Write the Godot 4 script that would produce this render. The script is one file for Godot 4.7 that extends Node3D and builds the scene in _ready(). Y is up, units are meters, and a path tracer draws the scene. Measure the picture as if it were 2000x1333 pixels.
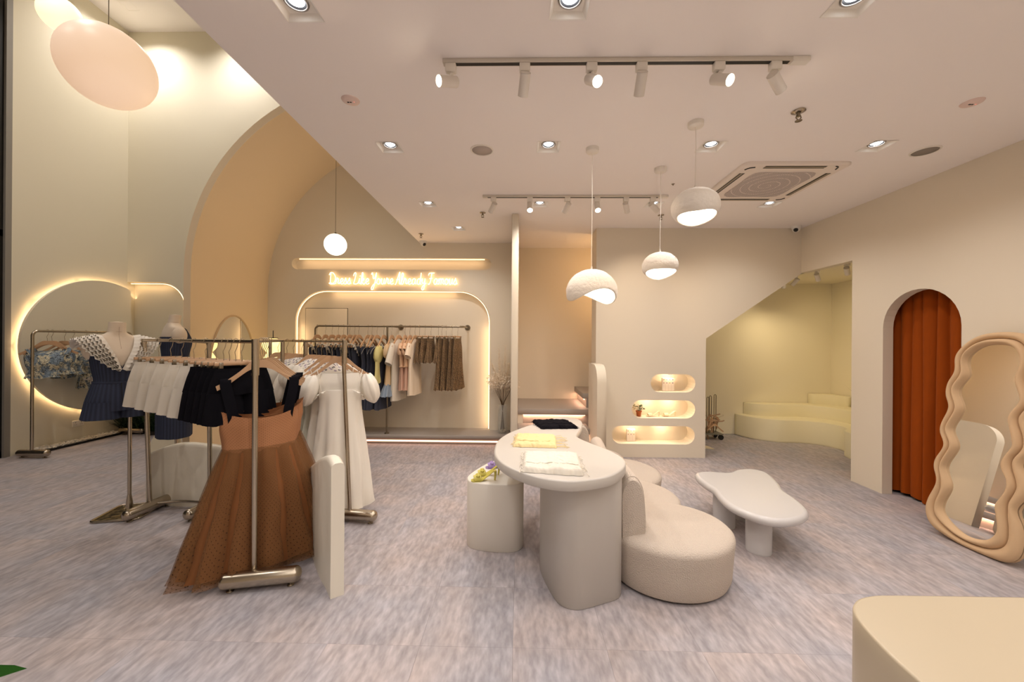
extends Node3D
# A women's clothing boutique at night. Camera 1.5 m up at x = 0, z = 0, looking towards -z. Units are metres.

const ORD = ["first", "second", "third", "fourth", "fifth", "sixth", "seventh", "eighth", "ninth", "tenth", "eleventh", "twelfth", "thirteenth"]
const HC = 2.98      # low ceiling
const HV = 6.5       # ceiling of the double-height part
const ZR = -5.8      # wall behind the long clothes rail
const ZN = -5.02     # wall with the pill-shaped niches
const XR = 3.63      # right wall
var M = {}
var taken = {}
var rng = RandomNumberGenerator.new()
var fn = FastNoiseLite.new()


func _ready():
	rng.seed = 7
	fn.seed = 5
	fn.noise_type = FastNoiseLite.TYPE_SIMPLEX_SMOOTH
	fn.frequency = 1.0
	camera_and_sky()
	materials()
	room()
	ceiling_things()
	back_wall_things()
	furniture()
	racks()
	mannequins()
	right_things()
	small_things()


func camera_and_sky():
	var c = Camera3D.new()
	c.name = "camera"
	c.fov = 83.25
	c.near = 0.05
	c.far = 60.0
	add_child(c)
	c.position = Vector3(0, 1.5, 0)
	c.basis = Basis(Vector3.UP, deg_to_rad(1.06)) * Basis(Vector3.BACK, deg_to_rad(0.4))
	c.current = true
	var w = WorldEnvironment.new()
	w.name = "world"
	var e = Environment.new()
	e.background_mode = Environment.BG_COLOR
	e.background_color = Color(0.03, 0.035, 0.05)
	e.tonemap_mode = Environment.TONE_MAPPER_LINEAR
	e.tonemap_exposure = EXPOSURE
	e.sdfgi_enabled = true
	e.ssao_enabled = true
	e.ssil_enabled = true
	w.environment = e
	add_child(w)


const EXPOSURE = 1.54
const KL = 0.2             # all lamps together
const E_DOWN = 2.9          # each square downlight
const E_TRACK = 1.9         # each lit track head
const WARM = Color(1.0, 0.972, 0.95)
const WARMER = Color(1.0, 0.87, 0.72)
const LED = Color(1.0, 0.83, 0.63)

# ------------------------------------------------------------------ building helpers

func numbered(n):
	if not taken.has(n):
		taken[n] = 0
		return n
	taken[n] += 1
	return "%s_%03d" % [n, taken[n]]


func tag(o, label, category, group = ""):
	o.set_meta("label", label)
	o.set_meta("category", category)
	if group:
		o.set_meta("group", group)
	return o


func thing(called, label, category, at = Vector3.ZERO, turn = 0.0, group = ""):
	var o = Node3D.new()
	o.name = numbered(called)
	add_child(o)
	o.position = at
	o.rotation.y = turn
	return tag(o, label, category, group)


func copy(o, label, at, turn):
	var c = o.duplicate()
	c.name = numbered(String(o.name).rstrip("0123456789").trim_suffix("_"))
	add_child(c)
	c.position = at
	c.rotation = Vector3(0, turn, 0)
	c.set_meta("label", label)
	return c


func st():
	var s = SurfaceTool.new()
	s.begin(Mesh.PRIMITIVE_TRIANGLES)
	return s


func mesh_of(s):
	s.generate_normals()
	s.index()
	return s.commit()


func obj(called, s, m, parent = null):
	var o = MeshInstance3D.new()
	o.mesh = s if s is Mesh else mesh_of(s)
	o.material_override = m
	if parent == null or parent == self:
		o.name = numbered(called)
		add_child(o)
	else:
		o.name = called
		parent.add_child(o, true)
	return o


func struct(called, s, m):
	var o = obj(called, s, m)
	o.set_meta("kind", "structure")
	return o


func tri(s, a, b, c, ua = Vector2.ZERO, ub = Vector2.ZERO, uc = Vector2.ZERO):
	s.set_uv(ua); s.add_vertex(a)
	s.set_uv(ub); s.add_vertex(b)
	s.set_uv(uc); s.add_vertex(c)


func quad(s, a, b, c, d):
	s.set_smooth_group(-1)
	tri(s, a, b, c, Vector2(0, 0), Vector2(1, 0), Vector2(1, 1))
	tri(s, a, c, d, Vector2(0, 0), Vector2(1, 1), Vector2(0, 1))


func grid(s, nu, nv, f, wrap = false, us = 1.0, vs = 1.0, group = 0):
	var p = []
	for j in nv + 1:
		var row = []
		for i in nu + 1:
			row.append(f.call(float(i) / nu, float(j) / nv))
		if wrap:
			row[nu] = row[0]
		p.append(row)
	s.set_smooth_group(group)
	for j in nv:
		for i in nu:
			var u0 = float(us) * i / nu
			var u1 = float(us) * (i + 1) / nu
			var v0 = float(vs) * j / nv
			var v1 = float(vs) * (j + 1) / nv
			tri(s, p[j][i], p[j][i + 1], p[j + 1][i + 1], Vector2(u0, v0), Vector2(u1, v0), Vector2(u1, v1))
			tri(s, p[j][i], p[j + 1][i + 1], p[j + 1][i], Vector2(u0, v0), Vector2(u1, v1), Vector2(u0, v1))
	return p


func curve(pts, n, closed = false):
	# Catmull-Rom through pts, n steps between neighbours
	var out = []
	var c = pts.size()
	var last = c if closed else c - 1
	for i in last:
		var p0 = pts[(i - 1 + c) % c] if closed or i > 0 else pts[0]
		var p1 = pts[i]
		var p2 = pts[(i + 1) % c]
		var p3 = pts[(i + 2) % c] if closed or i + 2 < c else pts[c - 1]
		for k in n:
			var t = float(k) / n
			out.append(0.5 * (2.0 * p1 + (p2 - p0) * t + (2.0 * p0 - 5.0 * p1 + 4.0 * p2 - p3) * t * t + (3.0 * p1 - p0 - 3.0 * p2 + p3) * t * t * t))
	if not closed:
		out.append(pts[c - 1])
	return out


func tube(s, pts, r, seg = 10, closed = false, cap = true):
	# r: a number, or a Callable of the share of the length
	var n = pts.size()
	var rings = []
	var side = Vector3.ZERO
	for i in n:
		var t: Vector3
		if closed:
			t = (pts[(i + 1) % n] - pts[(i - 1 + n) % n]).normalized()
		else:
			t = (pts[mini(i + 1, n - 1)] - pts[maxi(i - 1, 0)]).normalized()
		if side == Vector3.ZERO:
			side = t.cross(Vector3.UP if absf(t.y) < 0.9 else Vector3.RIGHT).normalized()
		side = (side - t * side.dot(t)).normalized()
		var up = side.cross(t)
		var rr = r if not (r is Callable) else r.call(float(i) / maxf(n - 1, 1))
		var ring = []
		for k in seg:
			var a = TAU * k / seg
			ring.append(pts[i] + (side * cos(a) + up * sin(a)) * rr)
		rings.append(ring)
	s.set_smooth_group(0)
	for i in (n if closed else n - 1):
		var a = rings[i]
		var b = rings[(i + 1) % n]
		for k in seg:
			var q = (k + 1) % seg
			tri(s, a[k], b[q], a[q], Vector2(float(k) / seg, 0), Vector2(float(k + 1) / seg, 1), Vector2(float(k + 1) / seg, 0))
			tri(s, a[k], b[k], b[q], Vector2(float(k) / seg, 0), Vector2(float(k) / seg, 1), Vector2(float(k + 1) / seg, 1))
	if cap and not closed:
		s.set_smooth_group(-1)
		for k in seg:
			tri(s, pts[0], rings[0][k], rings[0][(k + 1) % seg])
			tri(s, pts[n - 1], rings[n - 1][(k + 1) % seg], rings[n - 1][k])


func rod(s, a, b, r, seg = 12):
	tube(s, [a, b], r, seg)


func capsule(s, a, b, r, seg = 16):
	# a bar with round ends
	var d = (b - a).normalized()
	var pts = []
	var rs = []
	for k in 6:
		var q = PI / 2 * k / 5.0
		pts.append(a - d * r * cos(q) * 0.8)
		rs.append(maxf(r * sin(q), 0.0005))
	for k in 6:
		var q = PI / 2 * (5 - k) / 5.0
		pts.append(b + d * r * cos(q) * 0.8)
		rs.append(maxf(r * sin(q), 0.0005))
	tube(s, pts, func(t): return rs[int(round(t * 11))], seg)


func lathe(s, prof, seg = 24, at = Vector3.ZERO, hard = false):
	# prof: Vector2(radius, height) from the bottom up
	grid(s, seg, prof.size() - 1, func(u, v):
		var p = prof[int(round(v * (prof.size() - 1)))]
		return at + Vector3(cos(u * TAU) * p.x, p.y, sin(u * TAU) * p.x), true, 1.0, 1.0, -1 if hard else 0)


func ext(s, outline, rings, bottom = true, top = true):
	# outline: Vector2(x, z), closed; rings: [inset, y] from the bottom up
	var n = outline.size()
	var nor = []
	var area = 0.0
	for i in n:
		area += outline[i].cross(outline[(i + 1) % n])
	for i in n:
		var t = (outline[(i + 1) % n] - outline[(i - 1 + n) % n]).normalized()
		nor.append(Vector2(-t.y, t.x) * (1.0 if area > 0 else -1.0))
	var loops = []
	for r in rings:
		var l = []
		for i in n:
			var p = outline[i] + nor[i] * r[0]
			l.append(Vector3(p.x, r[1], p.y))
		loops.append(l)
	s.set_smooth_group(0)
	for j in rings.size() - 1:
		for i in n:
			var q = (i + 1) % n
			var a = loops[j][i]
			var b = loops[j][q]
			var c = loops[j + 1][q]
			var d = loops[j + 1][i]
			if area > 0:
				tri(s, a, c, b); tri(s, a, d, c)
			else:
				tri(s, a, b, c); tri(s, a, c, d)
	for e in [[bottom, 0], [top, rings.size() - 1]]:
		if not e[0]:
			continue
		var poly = PackedVector2Array()
		for p in loops[e[1]]:
			poly.append(Vector2(p.x, p.z))
		var t = Geometry2D.triangulate_polygon(poly)
		s.set_smooth_group(1 if e[1] else 2)
		for k in range(0, t.size(), 3):
			var a = loops[e[1]][t[k]]
			var b = loops[e[1]][t[k + 1]]
			var c = loops[e[1]][t[k + 2]]
			var up = (b - a).cross(c - a).y > 0
			if up == (e[1] > 0):
				tri(s, a, c, b)
			else:
				tri(s, a, b, c)


func rrect(w, d, r, n = 5, c = Vector2.ZERO):
	var out = []
	for k in 4:
		var o = Vector2([1, -1, -1, 1][k] * (w / 2 - r), [1, 1, -1, -1][k] * (d / 2 - r))
		for i in n + 1:
			var a = PI / 2 * (k + float(i) / n)
			out.append(c + o + Vector2(cos(a), sin(a)) * r)
	return out


func ellipse(rx, ry, n = 40, c = Vector2.ZERO):
	var out = []
	for i in n:
		out.append(c + Vector2(cos(TAU * i / n) * rx, sin(TAU * i / n) * ry))
	return out


func box(s, lo, hi, b = 0.0):
	# a box from corner to corner, its long edges chamfered by b
	var w = hi.x - lo.x
	var d = hi.z - lo.z
	var c = Vector2((lo.x + hi.x) / 2, (lo.z + hi.z) / 2)
	if b <= 0:
		var v = []
		for k in 8:
			v.append(Vector3(hi.x if k & 1 else lo.x, hi.y if k & 2 else lo.y, hi.z if k & 4 else lo.z))
		for f in [[0, 1, 3, 2], [5, 4, 6, 7], [4, 0, 2, 6], [1, 5, 7, 3], [2, 3, 7, 6], [4, 5, 1, 0]]:
			quad(s, v[f[3]], v[f[2]], v[f[1]], v[f[0]])
		return
	ext(s, rrect(w, d, b * 1.01, 2, c), [[b * 0.9, lo.y], [0, lo.y + b], [0, hi.y - b], [b * 0.9, hi.y]])


func flat(s, outline, place, back):
	# a plate: outline (Vector2) put in space by the Callable place(p) and thickened by the vector back
	var n = outline.size()
	var t = Geometry2D.triangulate_polygon(PackedVector2Array(outline))
	s.set_smooth_group(-1)
	for k in range(0, t.size(), 3):
		var a = place.call(outline[t[k]])
		var b = place.call(outline[t[k + 1]])
		var c = place.call(outline[t[k + 2]])
		if (b - a).cross(c - a).dot(back) > 0:
			tri(s, a, b, c); tri(s, a + back, c + back, b + back)
		else:
			tri(s, a, c, b); tri(s, a + back, b + back, c + back)
	s.set_smooth_group(0)
	for i in n:
		var a = place.call(outline[i])
		var b = place.call(outline[(i + 1) % n])
		tri(s, a, b, b + back); tri(s, a, b + back, a + back)


func blob(s, c, r, n = 14, f = null):
	grid(s, n * 2, n, func(u, v):
		var d = Vector3(sin(v * PI) * cos(u * TAU), cos(v * PI), sin(v * PI) * sin(u * TAU))
		var k = f.call(d) if f != null else 1.0
		return c + d * r * k, true)


func spot(parent, at, towards, energy, angle, color, size = 0.03, soft = 0.6):
	var l = SpotLight3D.new()
	l.name = "beam"
	l.light_color = color
	l.light_energy = energy * KL
	l.spot_range = 14.0
	l.spot_attenuation = 2.0
	l.spot_angle = angle
	l.spot_angle_attenuation = soft
	l.light_size = size
	l.shadow_enabled = true
	parent.add_child(l)
	l.position = at
	var d = towards.normalized()
	l.basis = Basis.looking_at(d, Vector3.UP if absf(d.y) < 0.95 else Vector3.RIGHT)
	return l


func omni(parent, at, energy, color, size):
	var l = OmniLight3D.new()
	l.name = "glow"
	l.light_color = color
	l.light_energy = energy * KL
	l.omni_range = 14.0
	l.omni_attenuation = 2.0
	l.light_size = size
	l.shadow_enabled = true
	parent.add_child(l)
	l.position = at
	return l


func area(parent, at, towards, w, h, energy, color, up = Vector3.UP):
	var l = AreaLight3D.new()
	l.name = "strip_glow"
	l.light_color = color
	l.light_energy = energy * KL
	l.area_size = Vector2(w, h)
	l.area_range = 10.0
	l.area_attenuation = 2.0
	l.shadow_enabled = true
	parent.add_child(l)
	l.position = at
	l.basis = Basis.looking_at(towards.normalized(), up)
	return l


func csg_poly(pts, depth):
	var c = CSGPolygon3D.new()
	c.polygon = PackedVector2Array(pts)
	c.depth = depth
	return c


func wall_with_holes(called, pts, depth, holes, m, at, turn = 0.0):
	# holes: [outline, from (distance behind the front), depth]
	var c = csg_poly(pts, depth)
	c.material = m
	for h in holes:
		var k = csg_poly(h[0], h[2])
		k.operation = CSGShape3D.OPERATION_SUBTRACTION
		k.material = m
		k.name = "opening"
		c.add_child(k, true)
		k.position.z = -h[1]
	c.name = numbered(called)
	c.set_meta("kind", "structure")
	add_child(c)
	c.position = at
	c.rotation.y = turn
	return c


# ------------------------------------------------------------------ materials

func mat(hex, rough = 0.6, metal = 0.0, spec = 0.5):
	var m = StandardMaterial3D.new()
	m.albedo_color = Color(hex) if hex is String else hex
	m.roughness = rough
	m.metallic = metal
	m.metallic_specular = spec
	m.cull_mode = BaseMaterial3D.CULL_DISABLED
	return m


func glowing(c, e):
	var m = mat(Color(0.9, 0.9, 0.9), 0.4)
	m.emission_enabled = true
	m.emission = c
	m.emission_energy_multiplier = e
	return m


func tex(w, h, f):
	var im = Image.create(w, h, false, Image.FORMAT_RGBA8)
	for y in h:
		for x in w:
			im.set_pixel(x, y, f.call(x, y))
	return ImageTexture.create_from_image(im)


func bump(m, size, freq, depth, world = false):
	var n = FastNoiseLite.new()
	n.seed = 11
	n.frequency = freq
	var im = n.get_seamless_image(size, size)
	m.heightmap_enabled = true
	m.heightmap_texture = ImageTexture.create_from_image(im)
	m.heightmap_scale = depth
	m.uv1_triplanar = true
	m.uv1_world_triplanar = world
	return m


func cells(n, seed_, jitter = 0.8):
	# scattered points on a torus of side n cells
	var g = RandomNumberGenerator.new()
	g.seed = seed_
	var out = []
	for i in n * n:
		out.append(Vector2(i % n + 0.5 + g.randf_range(-0.5, 0.5) * jitter, i / n + 0.5 + g.randf_range(-0.5, 0.5) * jitter))
	return out


func near_cell(pts, n, p):
	# (nearest, second nearest distance, index) on the torus
	var best = 9.0
	var second = 9.0
	var at = 0
	for dy in [-1, 0, 1]:
		for dx in [-1, 0, 1]:
			var cx = int(floor(p.x)) + dx
			var cy = int(floor(p.y)) + dy
			var i = posmod(cy, n) * n + posmod(cx, n)
			var q = pts[i] + Vector2(cx - posmod(cx, n), cy - posmod(cy, n))
			var d = q.distance_to(p)
			if d < best:
				second = best
				best = d
				at = i
			elif d < second:
				second = d
	return Vector3(best, second, at)


func materials():
	M.wall = mat("e6dcca", 0.75, 0.0, 0.3)
	M.wall_void = mat("e6dfcb", 0.75, 0.0, 0.3)
	M.vault = mat("f3dcb8", 0.75, 0.0, 0.3)
	M.alcove = mat("f3ead0", 0.75, 0.0, 0.3)
	M.ceiling = mat("faf4f1", 0.8, 0.0, 0.3)
	M.white = mat("e6e0d5", 0.5)
	M.fitting = mat("efe9df", 0.45)
	M.lacquer = mat("c9c6c5", 0.12)
	M.table = mat("c6c0b8", 0.35)
	M.counter = mat("b8aa92", 0.3)
	M.partition = mat("e9e2d2", 0.4)
	M.steel = mat("b9ad9b", 0.26, 1.0)
	M.steel_dark = mat("8f8472", 0.3, 1.0)
	M.mirror = mat("f2f2f0", 0.01, 1.0)
	M.black = mat("17161a", 0.6)
	M.dark = mat("2c2a28", 0.6)
	M.frame_black = mat("0d0d0e", 0.4)
	M.night = mat("07080b", 0.08)
	M.wood = mat("c9996c", 0.45)
	M.wood_pale = mat("dab088", 0.45)
	M.tread = mat("a89f97", 0.55)
	M.led = glowing(LED, 1.8)
	M.led_pink = glowing(Color(1.0, 0.76, 0.62), 2.2)
	M.lamp = glowing(Color(0.97, 0.98, 1.0), 7.0)
	M.lamp_warm = glowing(Color(1.0, 0.93, 0.82), 7.0)
	M.glass = mat(Color(0.9, 0.92, 0.9, 0.12), 0.05)
	M.glass.transparency = BaseMaterial3D.TRANSPARENCY_ALPHA
	M.leaf = mat("2f4a23", 0.5)
	M.leaf_dark = mat("24381f", 0.5)
	M.leaf_shiny = mat("27501c", 0.25)
	M.navy = mat("363a4a", 0.85)
	M.black_cloth = mat("121116", 0.9, 0.0, 0.2)
	M.white_cloth = mat("ded6c8", 0.8)
	M.cream_cloth = mat("efdcc4", 0.8)
	M.peach_cloth = mat("e2bd9c", 0.8)
	M.rose_cloth = mat("cfa893", 0.8)
	M.beige_tulle = mat("d9bd97", 0.8)
	M.yellow_cloth = mat("d9cf8e", 0.8)
	M.blue_tulle = mat("8f9cab", 0.8)
	M.satin = mat("f3ecdf", 0.32, 0.0, 0.5)
	M.sheer = mat("efe9dc", 0.6)
	M.grey_white = mat("d9d8c8", 0.75)
	M.ruffle = mat("f0e9dd", 0.8)
	M.mannequin = mat("ead9c3", 0.75)
	M.velvet = mat("96450f", 0.75, 0.0, 0.2)
	M.velvet.rim_enabled = true
	M.velvet.rim = 0.5
	M.velvet.rim_tint = 0.7
	M.suede = mat("cfb08c", 0.9, 0.0, 0.2)
	M.suede.rim_enabled = true
	M.suede.rim = 0.3
	M.suede.rim_tint = 0.7
	M.boucle = bump(mat("cabdb0", 0.95, 0.0, 0.2), 256, 0.09, 0.5)
	M.boucle.uv1_scale = Vector3(5, 5, 5)
	M.plaster = bump(mat("ece4d9", 0.9, 0.0, 0.2), 256, 0.03, 0.35)
	M.plaster.uv1_scale = Vector3(4, 4, 4)
	M.brown_lining = mat("7d4c22", 0.8)
	M.brown_inside = mat("bd8358", 0.75)
	M.yellow_leather = mat("cfc35a", 0.4)
	M.purple_leather = mat("a58cc4", 0.4)
	M.cream_leather = mat("f0dfbf", 0.4)
	M.terracotta = mat("b5602f", 0.7)
	M.shell_inside = glowing(Color(1.0, 0.95, 0.86), 1.15)
	M.pebble = mat("d9cdb8", 0.7)
	M.plume = mat("f0e6d6", 0.9)
	M.twig = mat("5b432c", 0.8)
	# floor: vinyl with streaks that run along the shop
	var fa = FastNoiseLite.new()
	fa.seed = 3
	fa.frequency = 0.03
	fa.fractal_octaves = 5
	var a = fa.get_seamless_image(1024, 160)
	a.resize(1024, 1024, Image.INTERPOLATE_CUBIC)
	fa.seed = 9
	fa.frequency = 0.006
	var b = fa.get_seamless_image(512, 512)
	b.resize(1024, 1024, Image.INTERPOLATE_CUBIC)
	fa.seed = 21
	fa.frequency = 0.06
	var d = fa.get_seamless_image(1024, 360)
	d.resize(1024, 1024, Image.INTERPOLATE_CUBIC)
	var im = Image.create(1024, 1024, false, Image.FORMAT_RGB8)
	for y in 1024:
		for x in 1024:
			var p = a.get_pixel(x, y).r
			var q = b.get_pixel(x, y).r
			var r = d.get_pixel(x, y).r
			var v = 0.675 + (p - 0.5) * 0.10 + (r - 0.5) * 0.15 + (q - 0.5) * 0.03
			var w = (q - 0.5) * 0.06
			im.set_pixel(x, y, Color(v * (1.0 + w), v * 0.955, v * (0.965 - w)))
	var ft = ImageTexture.create_from_image(im)
	M.floor = mat(Color.WHITE, 0.5, 0.0, 0.35)
	M.floor.albedo_texture = ft
	M.floor.uv1_triplanar = true
	M.floor.uv1_world_triplanar = true
	M.floor.uv1_scale = Vector3(0.42, 0.42, 0.42)
	M.floor_b = M.floor.duplicate()
	M.floor_b.uv1_offset = Vector3(0.37, 0.0, 0.61)
	M.floor_c = M.floor.duplicate()
	M.floor_c.uv1_offset = Vector3(0.71, 0.0, 0.23)
	M.floor_c.albedo_color = Color(0.99, 0.988, 0.985)
	# prints
	var g = cells(16, 4)
	M.leopard = mat(Color.WHITE, 0.85)
	M.leopard.albedo_texture = tex(256, 256, func(x, y):
		var k = near_cell(g, 16, Vector2(x, y) / 16.0)
		return Color("241c18") if k.y - k.x < 0.22 else (Color("3b2c20") if k.x < 0.12 else Color("b08f66").lerp(Color("8c6c49"), fmod(k.z * 0.37, 1.0))))
	var fl = FastNoiseLite.new()
	fl.seed = 8
	fl.frequency = 0.018
	var n1 = fl.get_seamless_image(256, 256)
	fl.seed = 31
	fl.frequency = 0.012
	var n2 = fl.get_seamless_image(256, 256)
	fl.seed = 47
	fl.frequency = 0.03
	var n3 = fl.get_seamless_image(256, 256)
	M.floral = mat(Color.WHITE, 0.85)
	M.floral.albedo_texture = tex(256, 256, func(x, y):
		var p = n1.get_pixel(x, y).r - 0.5
		var q = n2.get_pixel(x, y).r - 0.5
		var r = n3.get_pixel(x, y).r - 0.5
		var base = Color("d5cdb2").lerp(Color("8595a3"), smoothstep(-0.12, 0.10, q))
		base = base.lerp(Color("5f6d78"), smoothstep(0.08, 0.22, r))
		return base.lerp(Color("1f1f23"), 1.0 - smoothstep(0.012, 0.032, absf(p)) * smoothstep(0.008, 0.02, absf(r + 0.06))))
	M.dotted = mat(Color.WHITE, 0.8)
	M.dotted.albedo_texture = tex(64, 64, func(x, y):
		var p = Vector2(x, y)
		var k = minf(p.distance_to(Vector2(16, 16)), p.distance_to(Vector2(48, 48)))
		return Color("4f2c15").lerp(Color("a8744c"), smoothstep(4.0, 6.5, k)))
	M.tulle = mat(Color.WHITE, 0.9)
	M.tulle.transparency = BaseMaterial3D.TRANSPARENCY_ALPHA
	M.tulle.albedo_texture = tex(64, 64, func(x, y):
		var p = Vector2(x, y)
		var k = minf(p.distance_to(Vector2(16, 16)), p.distance_to(Vector2(48, 48)))
		var dot = 1.0 - smoothstep(4.0, 6.5, k)
		var c = Color("8f6238").lerp(Color("2a170b"), dot)
		c.a = 0.45 + 0.5 * dot
		return c)
	M.linen = mat(Color.WHITE, 0.9, 0.0, 0.2)
	M.linen.albedo_texture = tex(128, 128, func(x, y):
		return Color("444a5f").lerp(Color("363a49"), 0.5 + 0.5 * sin(x * TAU * 6 / 128.0) * 0.7 + 0.2 * fn.get_noise_2d(x * 0.3, y * 0.3)))
	M.embroidered = mat(Color.WHITE, 0.8)
	var g3 = cells(7, 15)
	M.embroidered.albedo_texture = tex(128, 128, func(x, y):
		var k = near_cell(g3, 7, Vector2(x, y) / 18.3)
		var c = [Color("3a3a44"), Color("9a8aa6"), Color("ece5da")][int(k.z) % 3]
		return c if k.x > 0.12 and k.x < 0.32 else Color("efe8dd"))
	M.wood.albedo_texture = tex(64, 256, func(x, y):
		var v = 0.92 + 0.1 * fn.get_noise_2d(x * 0.25, y * 0.02)
		return Color(v, v, v))
	M.wood_pale.albedo_texture = M.wood.albedo_texture
	# ceiling cassette: a punched grille
	M.grille = mat(Color.WHITE, 0.6)
	M.grille.albedo_texture = tex(512, 512, func(x, y):
		var p = Vector2(x - 256, y - 256)
		var r = p.length()
		var spiral = absf(fmod(r / 62.0 + p.angle() / TAU + 8.0, 1.0) - 0.5)
		var hole = Vector2(fmod(x, 9.0) - 4.5, fmod(y + (4.5 if (x / 9) % 2 else 0.0), 9.0) - 4.5).length() < 3.0
		return Color("5a5156") if hole and spiral > 0.05 else Color("ded2cb"))
	for k in ["card_a", "card_b"]:
		var cols = 4 if k == "card_a" else 3
		M[k] = mat(Color.WHITE, 0.7)
		M[k].albedo_texture = tex(128, 128, func(x, y):
			var cx = fmod(x * cols / 128.0, 1.0)
			var cy = y / 128.0
			for row in ([0.1, 0.36] if cols == 4 else [0.14, 0.42]):
				if Vector2((cx - 0.5) / cols * 1.0, cy - row).length() < 0.055:
					return [Color("b79a86"), Color("a88d94"), Color("c2a46a"), Color("8e7b86")][int(x * cols / 128.0) % 4]
			return Color("cdbba9") if cx < 0.04 else Color("e8dccd"))

# ------------------------------------------------------------------ the room

func slab(called, lo, hi, m):
	var s = st()
	box(s, lo, hi)
	return struct(called, s, m)


func pill(cx, cy, w, h, n = 10):
	var out = []
	var r = h / 2.0
	for k in 2:
		for i in n + 1:
			var a = -PI / 2 + PI * k + PI * i / n
			out.append(Vector2(cx + (w / 2.0 - r) * (1 if k == 0 else -1) + cos(a) * r, cy + sin(a) * r))
	return out


func rect(x0, y0, x1, y1):
	return [Vector2(x0, y0), Vector2(x1, y0), Vector2(x1, y1), Vector2(x0, y1)]


func room():
	floor_tiles()
	# the double-height part on the left
	slab("wall_left", Vector3(-6.55, 0, -6.3), Vector3(-6.4, HV, -4.72), M.wall_void)
	slab("trim_1", Vector3(-6.5, 0, -4.72), Vector3(-6.4, HV, -4.66), mat("8d8880", 0.6))
	var glass = struct("window_1", shop_glass(), M.night)
	var fr = st()
	for z in [-4.63, -2.9, -1.2, 0.6, 2.4]:
		box(fr, Vector3(-6.53, 0, z - 0.03), Vector3(-6.43, HV, z + 0.03))
	for y in [0.04, 2.8, HV - 0.04]:
		box(fr, Vector3(-6.53, y - 0.04, -4.66), Vector3(-6.43, y + 0.04, 2.6))
	obj("window_frame", fr, M.frame_black, glass)
	# far wall of the void with a lit, round-topped recess next to the corner
	var ry = [Vector2(-6.41, 0.05), Vector2(-5.44, 0.05)]
	for i in 11:
		var a = PI / 2 * i / 10.0
		ry.append(Vector2(-5.84 + cos(a) * 0.40, 2.02 + sin(a) * 0.40))
	ry.append(Vector2(-6.41, 2.42))
	wall_with_holes("wall_back", rect(-6.55, 0, -1.3, HV), 0.3, [[ry, -0.05, 0.17]], M.wall_void, Vector3(0, 0, -6.15))
	# free-standing quarter vault
	var vx = -1.64
	var vy = 2.25
	var R = 2.205
	var inner = [Vector2(vx - R, 0)]
	var outer = [Vector2(vx - R - 0.085, 0)]
	for i in 33:
		var a = PI - PI / 2 * i / 32.0
		inner.append(Vector2(vx + cos(a) * R, vy + sin(a) * R))
		outer.append(Vector2(vx + cos(a) * (R + 0.085), vy + sin(a) * (R + 0.085)))
	inner.append(Vector2(-1.45, vy + R))
	outer.append(Vector2(-1.45, vy + R + 0.085))
	var s = st()
	var n = inner.size()
	s.set_smooth_group(0)
	for set_ in [[inner, 1], [outer, 2]]:
		s.set_smooth_group(set_[1])
		for i in n - 1:
			var p = set_[0][i]
			var q = set_[0][i + 1]
			var a = Vector3(p.x, p.y, -4.42)
			var b = Vector3(q.x, q.y, -4.42)
			var c = Vector3(q.x, q.y, ZR - 0.02)
			var d = Vector3(p.x, p.y, ZR - 0.02)
			if set_[1] == 1:
				tri(s, a, b, c); tri(s, a, c, d)
			else:
				tri(s, a, c, b); tri(s, a, d, c)
	s.set_smooth_group(-1)
	for i in n - 1:
		for z in [-4.42, ZR - 0.02]:
			var a = Vector3(inner[i].x, inner[i].y, z)
			var b = Vector3(inner[i + 1].x, inner[i + 1].y, z)
			var c = Vector3(outer[i + 1].x, outer[i + 1].y, z)
			var d = Vector3(outer[i].x, outer[i].y, z)
			if z > -5:
				tri(s, a, c, b); tri(s, a, d, c)
			else:
				tri(s, a, b, c); tri(s, a, c, d)
	struct("wall_vault", s, M.vault)
	# wall behind the long rail: a big lit recess, a lit slot above it
	var rec = [Vector2(-3.42, 0.10), Vector2(-0.44, 0.10)]
	for k in 2:
		for i in 13:
			var a = PI / 2 * (k + i / 12.0)
			rec.append(Vector2((-0.44 - 0.48) if k == 0 else (-3.42 + 0.48), 2.255 - 0.48) + Vector2(cos(a), sin(a)) * 0.48)
	wall_with_holes("wall_rail", rect(-3.93, 0, -0.02, 4.7), 0.28, [[rec, -0.05, 0.17], [pill(-1.955, 2.66, 3.05, 0.172), -0.05, 0.17]], M.wall, Vector3(0, 0, ZR))
	# hidden door in the recess: a panel with a fine joint round it
	var door = st()
	box(door, Vector3(-3.32, 0.15, -5.94), Vector3(-2.67, 1.985, -5.908), 0.003)
	struct("door_1", door, M.wall)
	var joint = st()
	for e in [[Vector3(-3.328, 0.15, -5.925), Vector3(-3.32, 1.993, -5.9165)], [Vector3(-2.67, 0.15, -5.925), Vector3(-2.662, 1.993, -5.9165)], [Vector3(-3.328, 1.985, -5.925), Vector3(-2.662, 1.993, -5.9165)]]:
		box(joint, e[0], e[1])
	var dj = struct("trim_2", joint, mat("5d5142", 0.8))
	dj.set_meta("label", "fine dark joint round the hidden door")
	# step in front of that wall
	var pl = st()
	box(pl, Vector3(-3.84, 0.105, ZR + 0.0), Vector3(-0.095, 0.15, -5.45), 0.004)
	box(pl, Vector3(-3.84, -0.002, ZR + 0.0), Vector3(-0.095, 0.105, -5.56))
	box(pl, Vector3(-3.42, 0.11, -5.921), Vector3(-0.44, 0.15, ZR))
	struct("floor_step", pl, M.tread)
	# fin between the rail wall and the stairs
	var fin = st()
	box(fin, Vector3(-0.094, 0, -6.12), Vector3(-0.012, HC, -4.45), 0.012)
	struct("wall_fin", fin, M.wall)
	stairs()
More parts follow.
